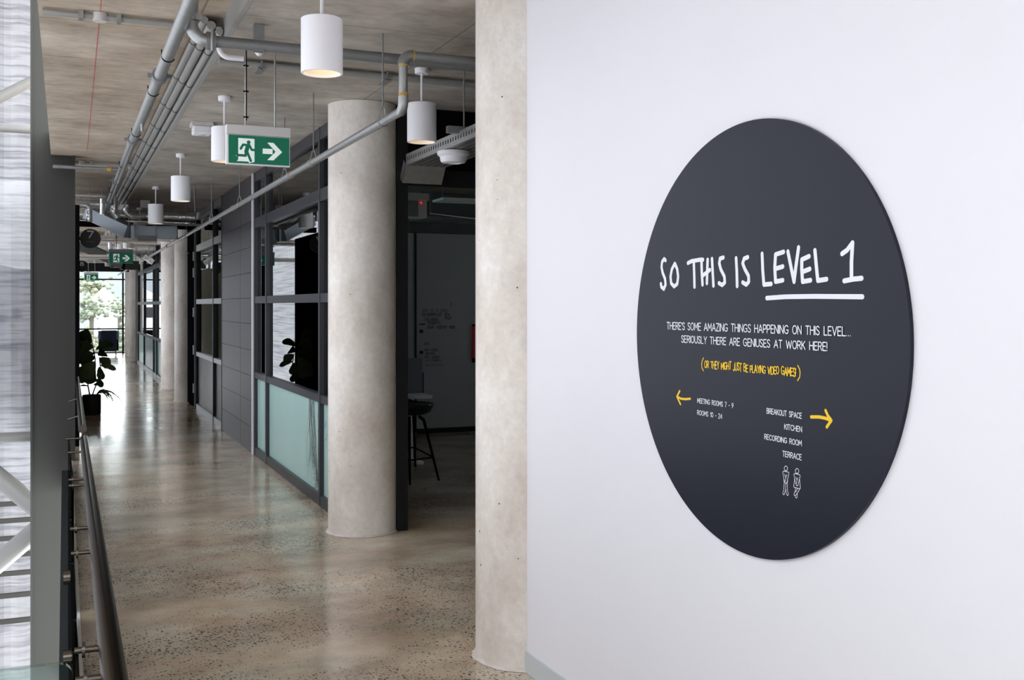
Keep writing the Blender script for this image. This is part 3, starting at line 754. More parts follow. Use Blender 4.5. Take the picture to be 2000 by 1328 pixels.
WOM = [[(0.2256, -0.3513), (0.2246, -0.3548), (0.222, -0.3577), (0.2183, -0.3591), (0.2147, -0.3587), (0.2121, -0.3566), (0.2111, -0.3534), (0.2121, -0.3499), (0.2147, -0.347), (0.2183, -0.3456), (0.222, -0.346), (0.2246, -0.3481), (0.2256, -0.3513)], [(0.2069, -0.3615), (0.2097, -0.3605), (0.2269, -0.3605), (0.2307, -0.3618), (0.2307, -0.3661), (0.2222, -0.3898), (0.2193, -0.3925), (0.2155, -0.3915), (0.2107, -0.3804), (0.2053, -0.3636), (0.2069, -0.3615)], [(0.2132, -0.3693), (0.2183, -0.3761), (0.2222, -0.3701)], [(0.2149, -0.3885), (0.218, -0.3792), (0.2183, -0.3761)], [(0.2084, -0.3744), (0.2069, -0.3859), (0.2044, -0.3964), (0.2078, -0.3981), (0.2298, -0.3984), (0.2322, -0.3964), (0.2307, -0.3835), (0.2294, -0.3738)], [(0.2113, -0.399), (0.212, -0.4052), (0.2065, -0.4155), (0.2065, -0.4192), (0.2103, -0.4202), (0.2155, -0.4159), (0.226, -0.4042), (0.2288, -0.3994)], [(0.2199, -0.3996), (0.2174, -0.4043), (0.212, -0.4102)], [(0.2113, -0.4201), (0.2122, -0.4239), (0.2155, -0.4256), (0.2183, -0.4239), (0.2193, -0.4202), (0.2193, -0.4128)]]
words = [('SO', BIG[0:2]), ('THIS', BIG[2:9]), ('IS', BIG[9:11]), ('LEVEL', BIG[11:18]), ('1', BIG[18:21])]
for wd, ls in words:
    lettering('headline_word', ls, 0.0128, M['lettering'], 'white brush written word '+wd, 14)
lettering('underline', [UND], 0.0128, M['lettering'], 'white brush line under LEVEL 1', 14)
TX = [("THERE'S SOME AMAZING THINGS HAPPENING ON THIS LEVEL...", -0.4326, 0.429, 0.0168, 0.0222, 0.0029),
      ("SERIOUSLY THERE ARE GENIUSES AT WORK HERE!", -0.3463, 0.3395, -0.0234, 0.0212, 0.0029),
      ("MEETING ROOMS 7 - 9", -0.2571, -0.0690, -0.2083, 0.0140, 0.0020),
      ("ROOMS 10 - 24", -0.2571, -0.1253, -0.2453, 0.0138, 0.0020),
      ("BREAKOUT SPACE", 0.0881, 0.2381, -0.2090, 0.0143, 0.0021),
      ("KITCHEN", 0.1655, 0.2381, -0.2451, 0.0140, 0.0021),
      ("RECORDING ROOM", 0.0777, 0.2381, -0.2824, 0.0140, 0.0021),
      ("TERRACE", 0.1576, 0.2370, -0.3204, 0.0146, 0.0021)]
for s_, a0, a1, zb, hg, wd in TX:
    lettering('text_line', text_lines(s_, a0, a1, zb, hg), wd, M['lettering'], 'small white line reading '+s_, 6)
rnd = random.Random(11)
yl = text_lines('OR THEY MIGHT JUST BE PLAYING VIDEO GAMES!', -0.2178, 0.2150, -0.0968, 0.0205, jitter=0.08, track=0.12, rnd=rnd)
lettering('text_line', yl, 0.0032, M['yellow'], 'yellow handwritten line in brackets about playing video games', 6)
lettering('text_line', [[(-0.2235, -0.0675), (-0.2310, -0.0780), (-0.2340, -0.0880), (-0.2320, -0.0985), (-0.2240, -0.1070)]], 0.0034, M['yellow'], 'yellow opening bracket', 8)
lettering('text_line', [[(0.2215, -0.0680), (0.2290, -0.0780), (0.2310, -0.0880), (0.2290, -0.0990), (0.2205, -0.1085)]], 0.0034, M['yellow'], 'yellow closing bracket', 8)
lettering('arrow', ARL, 0.0072, M['yellow'], 'yellow hand drawn arrow pointing left', 10)
lettering('arrow', ARR, 0.0088, M['yellow'], 'yellow hand drawn arrow pointing right', 10)
lettering('figure_icon', MAN, 0.0017, M['lettering'], 'thin white outline figure with crossed hands', 6)
lettering('figure_icon', WOM, 0.0017, M['lettering'], 'thin white outline figure in a skirt with crossed legs', 6)

# ================================================================== PENDANT LIGHTS
def pendant(x, y, label, zb=2.50, hd=0.225, group='white drum pendants'):
    p = thing('pendant_light', label, 'light', (x, y, H), 0, group)
    zt = zb+hd-H; zb_ = zb-H; r = 0.085
    LT('drum', M['fitwhite'], [(0.0, zt), (r-0.004, zt), (r, zt-0.004), (r, zb_+0.002), (r-0.002, zb_), (r-0.009, zb_), (r-0.010, zb_+0.012)], (0, 0, 0), p, 48)
    LT('reflector', M['reflector'], [(r-0.010, zb_+0.012), (0.055, zb_+0.075)], (0, 0, 0), p, 40)
    LT('lamp', M['lamp'], [(0.0, zb_+0.073), (0.056, zb_+0.073)], (0, 0, 0), p, 40)
    TB('stem', M['fitwhite'], [(0, 0, zt), (0, 0, -0.03)], 0.0075, p, 14)
    LT('canopy', M['fitwhite'], [(0, -0.033), (0.038, -0.033), (0.041, -0.028), (0.041, -0.001)], (0, 0, 0), p, 32)
    ld = bpy.data.lights.new('pendant_bulb', 'SPOT'); ld.energy = 7; ld.color = (1, 0.80, 0.56)
    ld.spot_size = math.radians(85); ld.spot_blend = 0.7; ld.shadow_soft_size = 0.05
    lo = bpy.data.objects.new('pendant_bulb', ld); COL.objects.link(lo); lo.parent = p; lo.location = (0, 0, zb_+0.045)
    return p
pl_ = ['nearest white drum pendant, large at the top centre', 'white drum pendant partly behind the big green exit sign',
       'white drum pendant third along the corridor row', 'white drum pendant in front of the foil lagged duct',
       'fifth white drum pendant of the row, under the steel duct', 'sixth white drum pendant, above the second exit sign',
       'seventh white drum pendant, small and far along the row', 'eighth white drum pendant near the end window', 'last white drum pendant before the end window']
P0 = None
for i, lb in enumerate(pl_):
    y = 4.28+2.86*i
    x = 0.972+0.002*i
    if i == 0: P0 = pendant(x, y, lb)
    else: dup(P0, (x, y, H), None, lb)
dup(P0, (1.915, 5.85, H), None, 'white drum pendant right of the big column, before the dark doorway', 'white drum pendants')

# ================================================================== EXIT SIGNS
def exit_sign(x0, y, zt, label, w=0.346, sc=1.0):
    e = thing('exit_sign', label, 'sign', (x0, y, zt), math.radians(1.5), 'green exit signs')
    e.scale = (sc, sc, sc)
    BX('housing', M['fitgrey'], 0, w, 0, 0.062, -0.052, 0, e, bevel=0.003)
    BX('surround', M['fitwhite'], 0.001, w-0.001, 0.016, 0.044, -0.213, -0.0525, e)
    BX('green_panel', M['exitgreen'], 0.012, w-0.006, 0.0105, 0.0155, -0.207, -0.056, e)
    q = lambda a, b, off: Vector((0.012+a, 0.0100-off, -0.207+b))
    bm = bmesh.new()
    W, Hh = w-0.018, 0.151
    # door shape
    def poly(pts, off):
        bm.faces.new([bm.verts.new(q(a*W, b*Hh, off)) for a, b in pts])
    poly([(0.155, 0.90), (0.42, 0.90), (0.42, 0.07), (0.34, 0.02), (0.335, 0.01), (0.32, 0.07), (0.13, 0.07), (0.155, 0.12)], 0)
    poly([(0.115, 0.28), (0.155, 0.32), (0.155, 0.24), (0.12, 0.245)], 0)
    poly([(0.555, 0.575), (0.72, 0.575), (0.72, 0.385), (0.555, 0.385)], 0)
    poly([(0.63, 0.80), (0.735, 0.80), (0.88, 0.48), (0.77, 0.48)], 0)
    poly([(0.63, 0.165), (0.735, 0.165), (0.88, 0.48), (0.77, 0.48)], 0.0001)
    fin(bm, 'symbol', M['exitwhite'], e)
    bm = bmesh.new()
    strokes = [([(0.325, 0.66), (0.27, 0.665), (0.235, 0.67), (0.195, 0.52)], 0.013), ([(0.335, 0.665), (0.375, 0.50), (0.425, 0.50)], 0.013),
               ([(0.31, 0.62), (0.285, 0.42)], 0.022), ([(0.28, 0.42), (0.275, 0.28), (0.14, 0.285)], 0.014), ([(0.30, 0.42), (0.36, 0.10)], 0.014)]
    for ln, wd in strokes:
        strokes_mesh(bm, [[(a*W, b*Hh) for a, b in ln]], wd, q, 10, 0.0004)
    bm.faces.new([bm.verts.new(q(0.325*W+0.0105*math.cos(t*math.pi/8), 0.765*Hh+0.0105*math.sin(t*math.pi/8), 0.0004)) for t in range(16)])
    fin(bm, 'running_figure', M['exitgreen'], e)
    for xr in (0.105, 0.265):
        TB('hanger_rod', M['galv'], [(xr, 0.03, 0.0), (xr, 0.03, (H-zt)/sc)], 0.0045, e, 8)
    TB('cable', M['black'], [(0.112, 0.034, 0.03), (0.112, 0.034, (H-zt)/sc)], 0.0022, e, 6)
    for k in range(3):
        bm = bmesh.new(); box(bm, 0.095, 0.121, 0.022, 0.038, 0.045+0.14*k, 0.051+0.14*k)
        fin(bm, 'cable_tie', M['black'], e)
    return e
e1 = exit_sign(0.783, 5.66, 2.502, 'big green running figure exit sign hung near the first pendants', sc=0.972)
exit_sign(0.618, 16.9, 2.40, 'second green exit sign, half way down the corridor')
exit_sign(0.48, 29.6, 2.42, 'farthest green exit sign, against the end window')

# ================================================================== BLACK ROOM NUMBER SIGNS
def room_sign(y, z, x, r, num, label):
    t = thing('room_number_sign', label, 'sign', (x, y, z), 0, 'round black room signs')
    TB('disc', M['softblack'], [(0, -0.009, 0), (0, 0.009, 0)], r, t, 40)
    TB('arm', M['softblack'], [(0.159-x, 0, 0), (-r+0.02, 0, 0)], 0.02, t, 8)
    if num:
        bm = strokes_mesh(bmesh.new(), text_lines(num, -0.034, 0.034, 0.012, 0.085), 0.017, lambda a, b, off: Vector((a, -0.0095-off, b)), 8)
        fin(bm, 'numeral', M['lettering'], t)
    bm = bmesh.new()
    for k in range(8): box(bm, -0.045+0.0115*k, -0.037+0.0115*k, -0.0100, -0.0092, -0.045, -0.035)
    if num == '7': fin(bm, 'small_lettering', M['artgrey'], t)
    else: bm.free()
    return t
room_sign(15.07, 2.44, 0.322, 0.130, '7', 'nearest round black room sign, showing a white 7')
room_sign(25.69, 2.44, 0.372, 0.130, '8', 'smaller looking round black sign showing a white 8, between the other two')
room_sign(34.6, 2.40, 0.30, 0.130, '', 'farthest round black room sign, at the left edge of the end window')

# ================================================================== PIPES AND CONDUITS
GP = 'galvanised ceiling pipes'
# main along the raised bay
mp_ = thing('ceiling_pipe', 'thick galvanised main pipe running down the left bay of the ceiling', 'pipe', (0, 0, 0), 0, None)
TB('pipe', M['galv'], [(0.509, 3.2, 2.888), (0.512, 9, 2.884), (0.536, 15.5, 2.872)], 0.033, mp_, 20)
for y in (6.45, 9.0, 12.0, 14.3):
    TB('coupling', M['galvdark'], [(0.512, y-0.04, 2.886), (0.512, y+0.04, 2.886)], 0.045, mp_, 20)
    BX('coupling_ear', M['galvdark'], 0.445, 0.58, y-0.02, y+0.02, 2.876, 2.896, mp_)
for y in (4.6, 5.9, 6.9, 8.6, 10.6, 13):
    bm = bmesh.new(); tube(bm, arc((0.512, y, 2.886), -math.pi*.85, -math.pi*.15, 0.036, (1, 0, 0), (0, 0, 1), 10), 0.003, 6)
    tube(bm, [(0.48, y, 2.872), (0.478, y, 2.915)], 0.003, 6); fin(bm, 'strap', M['black'], mp_)
TB('hanger_rod', M['galvdark'], [(0.52, 14.8, 2.88), (0.52, 14.8, HL-.002)], 0.005, mp_, 8)
TB('branch', M['galvdark'], [(0.52, 11.15, 2.90), (-0.1, 11.15, 2.90)], 0.018, mp_, 12)
TB('branch_tape', M['tape'], [(0.43, 11.15, 2.90), (0.39, 11.15, 2.90)], 0.024, mp_, 12)
TB('drain_cock', M['galv'], [(0.515, 8.0, 2.855), (0.515, 8.0, 2.80)], 0.010, mp_, 8)
# big elbow pipe falling from the ceiling and crossing
cp = thing('ceiling_pipe', 'thick zinc pipe with a clamped elbow crossing the corridor from left to right', 'pipe', (0, 0, 0))
zc = 2.826
TB('drop', M['galv'], [(0.562, 5.25, 3.045), (0.562, 5.25, 2.90)], 0.031, cp, 20)
TB('elbow', M['galv'], [(0.562, 5.25, 2.90)]+arc((0.636, 5.25, 2.90), math.pi, 1.5*math.pi, 0.074, (1, 0, 0), (0, 0, 1), 8), 0.031, cp, 20)
TB('elbow_collar', M['galv'], [(0.562, 5.25, 2.945), (0.562, 5.25, 2.915)], 0.040, cp, 20)
BX('elbow_collar_lug', M['galv'], 0.515, 0.61, 5.215, 5.23, 2.915, 2.945, cp)
TB('clamp', M['galvdark'], [(0.630, 5.25, zc), (0.672, 5.25, zc)], 0.043, cp, 20)
TB('clamp_bolt', M['galv'], [(0.651, 5.19, zc+0.05), (0.651, 5.19, zc-0.06)], 0.007, cp, 8)
TB('pipe', M['galvdark'], [(0.655, 5.25, zc), (3.2, 5.25, zc-0.006)], 0.028, cp, 20)
BX('hanger', M['galvdark'], 0.855, 0.905, 5.235, 5.275, zc-0.03, H-.002, cp)
# upper right pipe, elbow, drop and the long sprinkler pipe
sp_ = thing('sprinkler_pipe', 'long galvanised sprinkler pipe sloping away in view past the big column', 'pipe', (0, 0, 0))
xs, zs_, ys_ = 1.485, 2.480, 4.82
TB('feed', M['galvdark'], [(xs+0.035, ys_, 2.742), (3.2, ys_, 2.745)], 0.0235, sp_, 18)
TB('elbow', M['galvdark'], arc((xs+0.045, ys_, 2.697), math.pi/2, math.pi, 0.045, (1, 0, 0), (0, 0, 1), 8), 0.027, sp_, 18)
TB('elbow_tape', M['tape'], [(xs+0.045, ys_, 2.7425), (xs+0.052, ys_, 2.7425)], 0.0275, sp_, 18)
TB('drop', M['galv'], [(xs, ys_, 2.70), (xs, ys_, 2.52)], 0.0215, sp_, 18)
TB('thread_tape', M['tape'], [(xs, ys_, 2.562), (xs, ys_, 2.548)], 0.0232, sp_, 18)
TB('thread_tape', M['tape'], [(xs, ys_, 2.700), (xs, ys_, 2.688)], 0.0232, sp_, 18)
TB('elbow', M['galv'], [(xs, ys_, 2.545)]+arc((xs, ys_+0.045, 2.525), 0, -math.pi/2, 0.045, (0, -1, 0), (0, 0, 1), 8), 0.0245, sp_, 18)
TB('pipe', M['galv'], [(xs, ys_+0.045, zs_), (xs, 12, zs_), (xs+0.01, 22, zs_), (xs+0.02, 34, zs_)], 0.0215, sp_, 18)
for y in (6.85, 7.55, 10.3, 13.2, 17.3, 21):
    TB('socket', M['galv'], [(xs, y-0.05, zs_), (xs, y+0.02, zs_)], 0.0265, sp_, 16)
    TB('thread_tape', M['tape'], [(xs, y-0.062, zs_), (xs, y-0.05, zs_)], 0.0235, sp_, 16)
for y in (5.17, 6.78, 7.75, 9.9, 11.9, 14.5, 17.0, 20):
    bm = bmesh.new()
    lp = [(xs+0.024*math.sin(a), y, zs_+0.0+0.024*math.cos(a)) for a in [math.pi*(.35+1.3*k/10) for k in range(11)]]
    tube(bm, [(xs+0.006, y, zs_+0.075)]+lp+[(xs-0.006, y, zs_+0.075)], 0.0025, 6)
    fin(bm, 'clevis', M['galv'], sp_)
    TB('hanger_rod', M['galvdark'], [(xs, y, zs_+0.06), (xs, y, H-.002)], 0.004, sp_, 8)
# twin grey conduits across
tag(TB('ceiling_conduit', M['conduit'], [(0.792, 6.02, 2.905), (3.0, 6.06, 2.905)], 0.020), 'pale grey conduit crossing the ceiling behind the thick zinc pipe', 'conduit')
tag(TB('ceiling_conduit', M['conduit'], [(0.80, 6.075, 2.912), (3.0, 6.115, 2.912)], 0.016), 'thinner grey conduit just behind the crossing pale grey one', 'conduit')
bd = [(0.735, 6.6, 2.985)]+arc((0.80, 6.1, 2.97), math.pi, math.pi*1.5, 0.07, (1, 0, 0), (0, 0, 1), 6)
tag(TB('conduit_bend', M['fitwhite'], [(0.745, 5.66, 3.0), (0.745, 5.66, 2.94)]+arc((0.795, 5.66, 2.90), math.pi, math.pi*1.5, 0.05, (1, 0, 0), (0, 0, 1), 6)[1:]+[(0.87, 5.66, 2.85)], 0.015), 'white swept conduit bend just right of the clamped elbow', 'conduit')
for xx in (1.02, 1.75):
    bm = bmesh.new(); box(bm, xx-0.02, xx+0.02, 5.99, 6.13, 2.875, 2.882); box(bm, xx-0.004, xx+0.004, 5.99, 6.0, 2.87, H-.002)
    tag(fin(bm, 'conduit_saddle', M['galv']), 'steel saddle clipping the crossing conduits '+('near the exit sign rods' if xx < 1.2 else 'left of the sprinkler drop'), 'saddle', 'conduit saddles')
cl = ['outermost of the grey conduits along the ceiling step', 'middle one of the grey conduits along the ceiling step', 'innermost of the grey conduits, tight in the ceiling step corner']
for i, (x, z, r) in enumerate(((0.665, 3.022, 0.020), (0.700, 2.998, 0.023), (0.742, 2.972, 0.019))):
    tag(TB('ceiling_conduit', M['conduit'], [(x, 5.62, z), (x, 15.6, z)], r), cl[i], 'conduit')
for k in range(9):
    y = 6.1+k*0.95
    bm = bmesh.new()
    for (x, z, r) in ((0.665, 3.022, 0.0215), (0.700, 2.998, 0.0245), (0.742, 2.972, 0.0205)):
        tube(bm, arc((x, y, z), -math.pi, 0, r, (1, 0, 0), (0, 0, 1), 8), 0.0022, 5)
    o = fin(bm, 'conduit_clip', M['softblack']); tag(o, ORD[k]+' dark clip, from the near end, round the conduits on the ceiling step', 'clip', 'clips on the step conduits')
# left bay cross conduits
for y, z, lb in ((5.80, 3.028, 'grey conduit with a round junction box crossing the left bay near the top'), (11.75, 3.025, 'farther grey conduit crossing the left bay to the step conduits')):
    t = thing('ceiling_conduit', lb, 'conduit', (0, 0, 0))
    TB('pipe', M['conduit'], [(-0.1, y, z), (0.60, y, z)], 0.016, t)
    LT('junction_box', M['fitgrey'], [(0, -0.022), (0.034, -0.022), (0.036, 0.02), (0, 0.02)], (0.17, y, z), t, 24)
    for xx in (0.08, 0.26): BX('saddle', M['galv'], xx-0.012, xx+0.012, y-0.028, y+0.028, z-0.02, z+0.021, t)
tag(TB('conduit_elbow', M['fitgrey'], [(0.60, 11.75, 3.025)]+arc((0.60, 11.80, 3.025), -math.pi/2, 0, 0.05, (1, 0, 0), (0, 1, 0), 6)+[(0.65, 12.0, 3.025)], 0.02), 'pale elbow joining the farther cross conduit to the step conduits', 'conduit')
# detectors
t = thing('detector', 'square white detector box on the ceiling left of the exit sign', 'detector', (0.956, 8.25, H))
BX('base', M['fitgrey'], -0.078, 0.078, -0.078, 0.078, -0.03, -.001, t)
BX('face', M['fitwhite'], -0.066, 0.066, -0.07, 0.07, -0.09, -0.03, t, bevel=0.01)
LT('lens', M['fitgrey'], [(0, -0.094), (0.03, -0.093), (0.034, -0.089)], (0, 0, 0), t, 24)
t = thing('smoke_detector', 'small round white smoke detector behind the thick zinc pipe', 'detector', (0.975, 5.80, H))
LT('body', M['fitwhite'], [(0, -0.026), (0.012, -0.025), (0.020, -0.015), (0.027, -0.009), (0.027, -.001)], (0, 0, 0), t, 28)
t = thing('detector', 'pale grey square junction box under the ceiling before the foil duct', 'detector', (0.98, 14.6, H))
BX('box', M['fitgrey'], -0.06, 0.06, -0.05, 0.05, -0.10, -.001, t, bevel=0.006)

BX('chalk_line', M['red'], -0.0015, 0.0015, 0, 6.6, 0, 0.001, bpy.data.objects['ceiling.001'], mtx=Matrix.Translation((0.160, 4.4, HL-0.0016))@Matrix.Rotation(math.radians(-0.4), 4, 'Z'))
# cable tray
ct = thing('cable_tray', 'perforated galvanised cable tray hanging before the dark doorway', 'cable tray', (0, 0, 0))
bm = bmesh.new(); box(bm, 2.13, 2.415, 4.3, 6.85, 2.500, 2.503)
y = 4.35
for x in (2.13, 2.412):
    box(bm, x, x+0.003, 4.3, 6.85, 2.503, 2.528); box(bm, x, x+0.003, 4.3, 6.85, 2.553, 2.575)
fin(bm, 'tray_body', M['galv'], ct)
bm = bmesh.new()
for x in (2.13, 2.412):
    y = 4.3
    while y < 6.85:
        box(bm, x, x+0.003, y, y+0.028, 2.528, 2.553); y += 0.045
fin(bm, 'side_perforation', M['galv'], ct)['kind'] = 'stuff'
bm = bmesh.new(); y = 4.4
while y < 6.8:
    for k in range(5): box(bm, 2.155+k*0.05, 2.185+k*0.05, y, y+0.012, 2.4993, 2.4999)
    y += 0.05
fin(bm, 'slots', M['black'], ct)['kind'] = 'stuff'
bm = bmesh.new(); mt = Matrix.Translation((0, 6.85, 2.50))@Matrix.Rotation(math.radians(-52), 4, 'X')
box(bm, 2.13, 2.415, 0, 0.14, 0, 0.003, mt); box(bm, 2.13, 2.133, 0, 0.14, 0, 0.07, mt); box(bm, 2.412, 2.415, 0, 0.14, 0, 0.07, mt)
fin(bm, 'tray_end', M['galv'], ct)
BX('strut', M['galvdark'], 2.06, 2.50, 5.80, 5.84, 2.56, 2.60, ct)
TB('hanger_rod', M['galvdark'], [(2.165, 5.82, 2.58), (2.165, 5.82, H-.002)], 0.005, ct, 8)
TB('hanger_rod', M['galvdark'], [(2.46, 5.82, 2.58), (2.46, 5.82, H-.002)], 0.005, ct, 8)
t = thing('ceiling_beacon', 'white mushroom shaped unit under the galvanised cable tray', 'beacon', (2.20, 6.10, 2.498))
LT('body', M['fitwhite'], [(0, 0), (0.098, -0.002), (0.1, -0.01), (0.098, -0.024), (0.083, -0.036), (0.080, -0.060), (0.072, -0.070), (0.045, -0.075), (0.042, -0.070), (0, -0.072)], (0, 0, 0), t, 48)

# far services: lagged pipes and steel duct
def foil(name, pts, r, label, cat='pipe', caps=0):
    t = thing(name, label, cat, (0, 0, 0))
    TB('lagging', M['foil'], pts, r, t, 20)
    hx = (pts[0][0]+pts[-1][0])/2; q = pts[len(pts)//2] if len(pts) > 2 else ((hx), pts[0][1], max(p[2] for p in pts))
    TB('hanger_rod', M['galvdark'], [(q[0], q[1], q[2]), (q[0], q[1], (H if q[0] > 0.79 else HL)-0.002)], 0.005, t, 6)
    return t
foil('lagged_duct', [(0.17, 16.10, 2.835), (0.9, 16.05, 2.84), (1.76, 16.0, 2.842)], 0.084, 'thick foil lagged duct crossing the corridor behind the fourth pendant', 'duct')
TB('duct_elbow', M['foil'], [(1.66, 16.005, 2.842), (1.70, 16.02, 2.84), (1.715, 16.25, 2.78)], 0.083, bpy.data.objects['lagged_duct'], 20)
foil('lagged_pipe', [(-0.12, 14.9, 2.99), (0.50, 14.9, 2.99)], 0.032, 'upper foil lagged pipe stub left of the main pipe')
foil('lagged_pipe', [(-0.12, 15.4, 2.93), (0.52, 15.4, 2.93)], 0.055, 'second foil lagged pipe running in from the left')
foil('lagged_pipe', [(-0.12, 14.2, 2.80), (0.26, 14.2, 2.80), (0.29, 14.2, 2.77), (0.29, 14.2, 2.60)], 0.038, 'foil lagged pipe turning down above sign 7')
foil('lagged_pipe', [(0.455, 14.6, 2.93), (0.455, 14.6, 2.73)], 0.030, 'left one of the short foil lagged drops by the main pipe end')
foil('lagged_pipe', [(0.585, 14.6, 2.95), (0.60, 14.6, 2.92), (0.60, 14.6, 2.74), (0.64, 14.6, 2.69)], 0.045, 'fat bent foil lagged drop at the end of the main pipe')
foil('lagged_pipe', [(0.76, 14.6, 2.86), (0.73, 14.6, 2.80), (0.76, 14.6, 2.74), (0.82, 14.6, 2.71), (0.98, 14.7, 2.73)], 0.034, 'curved foil lagged pipe right of the fat bent drop')
foil('lagged_pipe', [(-0.12, 18.2, 2.63), (1.40, 18.2, 2.62)], 0.055, 'long foil lagged pipe crossing above sign 7', 'pipe')
foil('lagged_pipe', [(-0.12, 19.3, 2.70), (1.75, 19.3, 2.70)], 0.035, 'thin foil lagged pipe behind the long one above sign 7', 'pipe')
foil('lagged_pipe', [(0.70, 18.8, 2.66), (0.72, 18.8, 2.40), (0.66, 18.8, 2.36), (-0.1, 18.8, 2.36)], 0.038, 'foil lagged pipe dropping right of sign 7 and turning left below it')
foil('lagged_pipe', [(0.98, 22.0, 2.62), (0.98, 22.0, 2.30)], 0.04, 'foil lagged drop left of the second exit sign')
for i, (y, z, r) in enumerate(((21.0, 2.76, 0.06), (23.0, 2.74, 0.07), (25.2, 2.77, 0.05), (27.5, 2.75, 0.06), (30.5, 2.76, 0.06))):
    t = foil('lagged_pipe', [(-0.12, y, z), (1.74, y, z)], r, ORD[i]+' foil lagged cross pipe of the far tangle, counted from the viewer', 'pipe'); t['group'] = 'far cross pipes'
# steel duct: slanting run then level box sections
def beam(name, label, pts, w, hgt, mat):
    t = thing(name, label, 'duct', (0, 0, 0))
    for a, b in zip(pts, pts[1:]):
        a = Vector(a); b = Vector(b); d = (b-a); L_ = d.length; d.normalize()
        side = d.cross(Vector((0, 0, 1))).normalized(); up = side.cross(d)
        bm = bmesh.new()
        vs = [bm.verts.new(p+side*sx*w/2+up*sz*hgt/2) for p in (a, b) for sx in (-1, 1) for sz in (-1, 1)]
        for f in ((0, 1, 3, 2), (4, 6, 7, 5), (0, 4, 5, 1), (2, 3, 7, 6), (0, 2, 6, 4), (1, 5, 7, 3)):
            bm.faces.new([vs[i] for i in f])
        fin(bm, 'duct_section', mat, t)
    e = pts[-1]
    TB('hanger_rod', M['galvdark'], [(e[0]-0.05, e[1], e[2]), (e[0]-0.05, e[1], H-.002)], 0.005, t, 6)
    return t
bt = beam('steel_duct', 'blue grey sheet steel duct slanting down across the corridor behind the fourth pendant', [(0.35, 15.75, 2.83), (0.86, 15.35, 2.555), (1.15, 15.3, 2.555), (1.44, 15.25, 2.56)], 0.30, 0.165, M['ductsteel'])
for x in (0.87, 1.15, 1.42): BX('flange', M['galv'], x-0.008, x+0.008, 15.12, 15.55, 2.465, 2.645, bt)
BX('outlet', M['galvdark'], 0.92, 1.16, 15.10, 15.13, 2.43, 2.50, bt)
beam('steel_duct', 'farther dark steel duct slanting behind sign 7 towards the second exit sign', [(0.25, 19.9, 2.62), (0.98, 19.5, 2.25), (1.2, 19.5, 2.25)], 0.22, 0.15, M['steelpost'])
beam('steel_duct', 'brown grey box duct right of the second exit sign', [(0.90, 23.6, 2.46), (1.44, 23.6, 2.46)], 0.5, 0.22, M['steelpost'])
tag(BX('ceiling_beam', M['black'], 0.17, 1.80, 15.9, 16.02, 2.66, 2.735), 'black channel crossing under the foil lagged duct', 'beam')
tag(BX('ceiling_beam', M['galvdark'], 0.9, 1.80, 14.9, 14.94, 2.635, 2.665), 'thin grey strut hung under the black channel', 'beam')
tag(BX('ceiling_beam', M['frameblack'], -0.1, 1.80, 33.0, 33.3, 2.55, 2.80), 'dark beam crossing just before the end window', 'beam')
for i, (x, y) in enumerate(((1.22, 20.3), (1.42, 20.3))):
    t = thing('floodlight', ('left' if i == 0 else 'right')+' one of two small tilted white spot fittings above the far columns', 'light', (x, y, 2.40))
    bm = bmesh.new(); mt = Matrix.Rotation(math.radians(35), 4, 'Y')
    box(bm, -0.10, 0.10, -0.05, 0.05, -0.05, 0.04, mt); fin(bm, 'body', M['foil'], t)
    TB('stem', M['galvdark'], [(0, 0, 0.03), (0, 0, 0.53)], 0.006, t, 8)
for (x, y, z0, lb) in ((0.80, 15.0, 2.62, 'threaded rod left of the fourth pendant'), (1.36, 12.4, 2.72, 'short threaded rod above the sprinkler pipe near the tile wall'), (1.42, 12.9, 2.66, 'second short rod above the sprinkler pipe near the tile wall')):
    tag(TB('hanger_rod', M['galvdark'], [(x, y, z0), (x, y, H-.002)], 0.006, seg=8), lb, 'rod')
tag(BX('strip_light', M['fitwhite'], 1.35, 1.41, 27.6, 29.2, 2.49, 2.52), 'thin white strip light above the far columns', 'light')

# ================================================================== DARK ROOM CONTENTS
wb = bpy.data.objects['wall_room']
def wbs(lines, width, mat, label):
    bm = strokes_mesh(bmesh.new(), lines, width, lambda a, b, off: Vector((a, 12.1985-off, b)), 6, 0)
    o = fin(bm, 'board_writing', mat, wb); o['label'] = label
rnd = random.Random(5)
def hand(s_, x0, x1, z, hg): return text_lines(s_, x0, x1, z, hg, jitter=0.07, rnd=rnd)
wbs(hand('3 -', 4.36, 4.43, 1.545, 0.045), 0.006, M['ink'], 'inked 3 and a dash')
wbs(hand('USE RESIDENTS LIST', 4.00, 4.25, 1.425, 0.035)+hand('- SOLUTIONS', 4.00, 4.20, 1.365, 0.035)+hand('RESIDENTS', 4.07, 4.23, 1.325, 0.032)+hand('GROUP - ROOFTOP - MADE', 4.06, 4.42, 1.268, 0.036), 0.005, M['ink'], 'faint blue black handwriting')
wbs(hand('NEW', 4.29, 4.35, 1.425, 0.035)+hand('PROJECT', 4.29, 4.38, 1.385, 0.028), 0.005, M['ink'], 'faint note at the right of the list')
wbs([[(4.0+0.008*k+rnd.uniform(-.004, .004), 1.49+0.018*(-1)**k+rnd.uniform(-.006, .006)) for k in range(a, a+n)] for a, n in ((0, 9), (12, 7), (22, 4), (29, 13))], 0.006, M['inktan'], 'rubbed out tan writing')
wbs(hand('JUN', 4.02, 4.08, 1.075, 0.03)+hand('MVP 4 DEMO', 4.03, 4.20, 0.995, 0.03)+hand('ANY GEAR', 4.04, 4.16, 0.955, 0.028)+hand('ANY JUNIOR', 4.03, 4.22, 0.91, 0.03)+hand('CK STUDENTS', 4.05, 4.24, 0.87, 0.028)+hand('ROOM', 4.04, 4.26, 0.81, 0.03), 0.0045, M['ink'], 'lower block of faint handwriting')
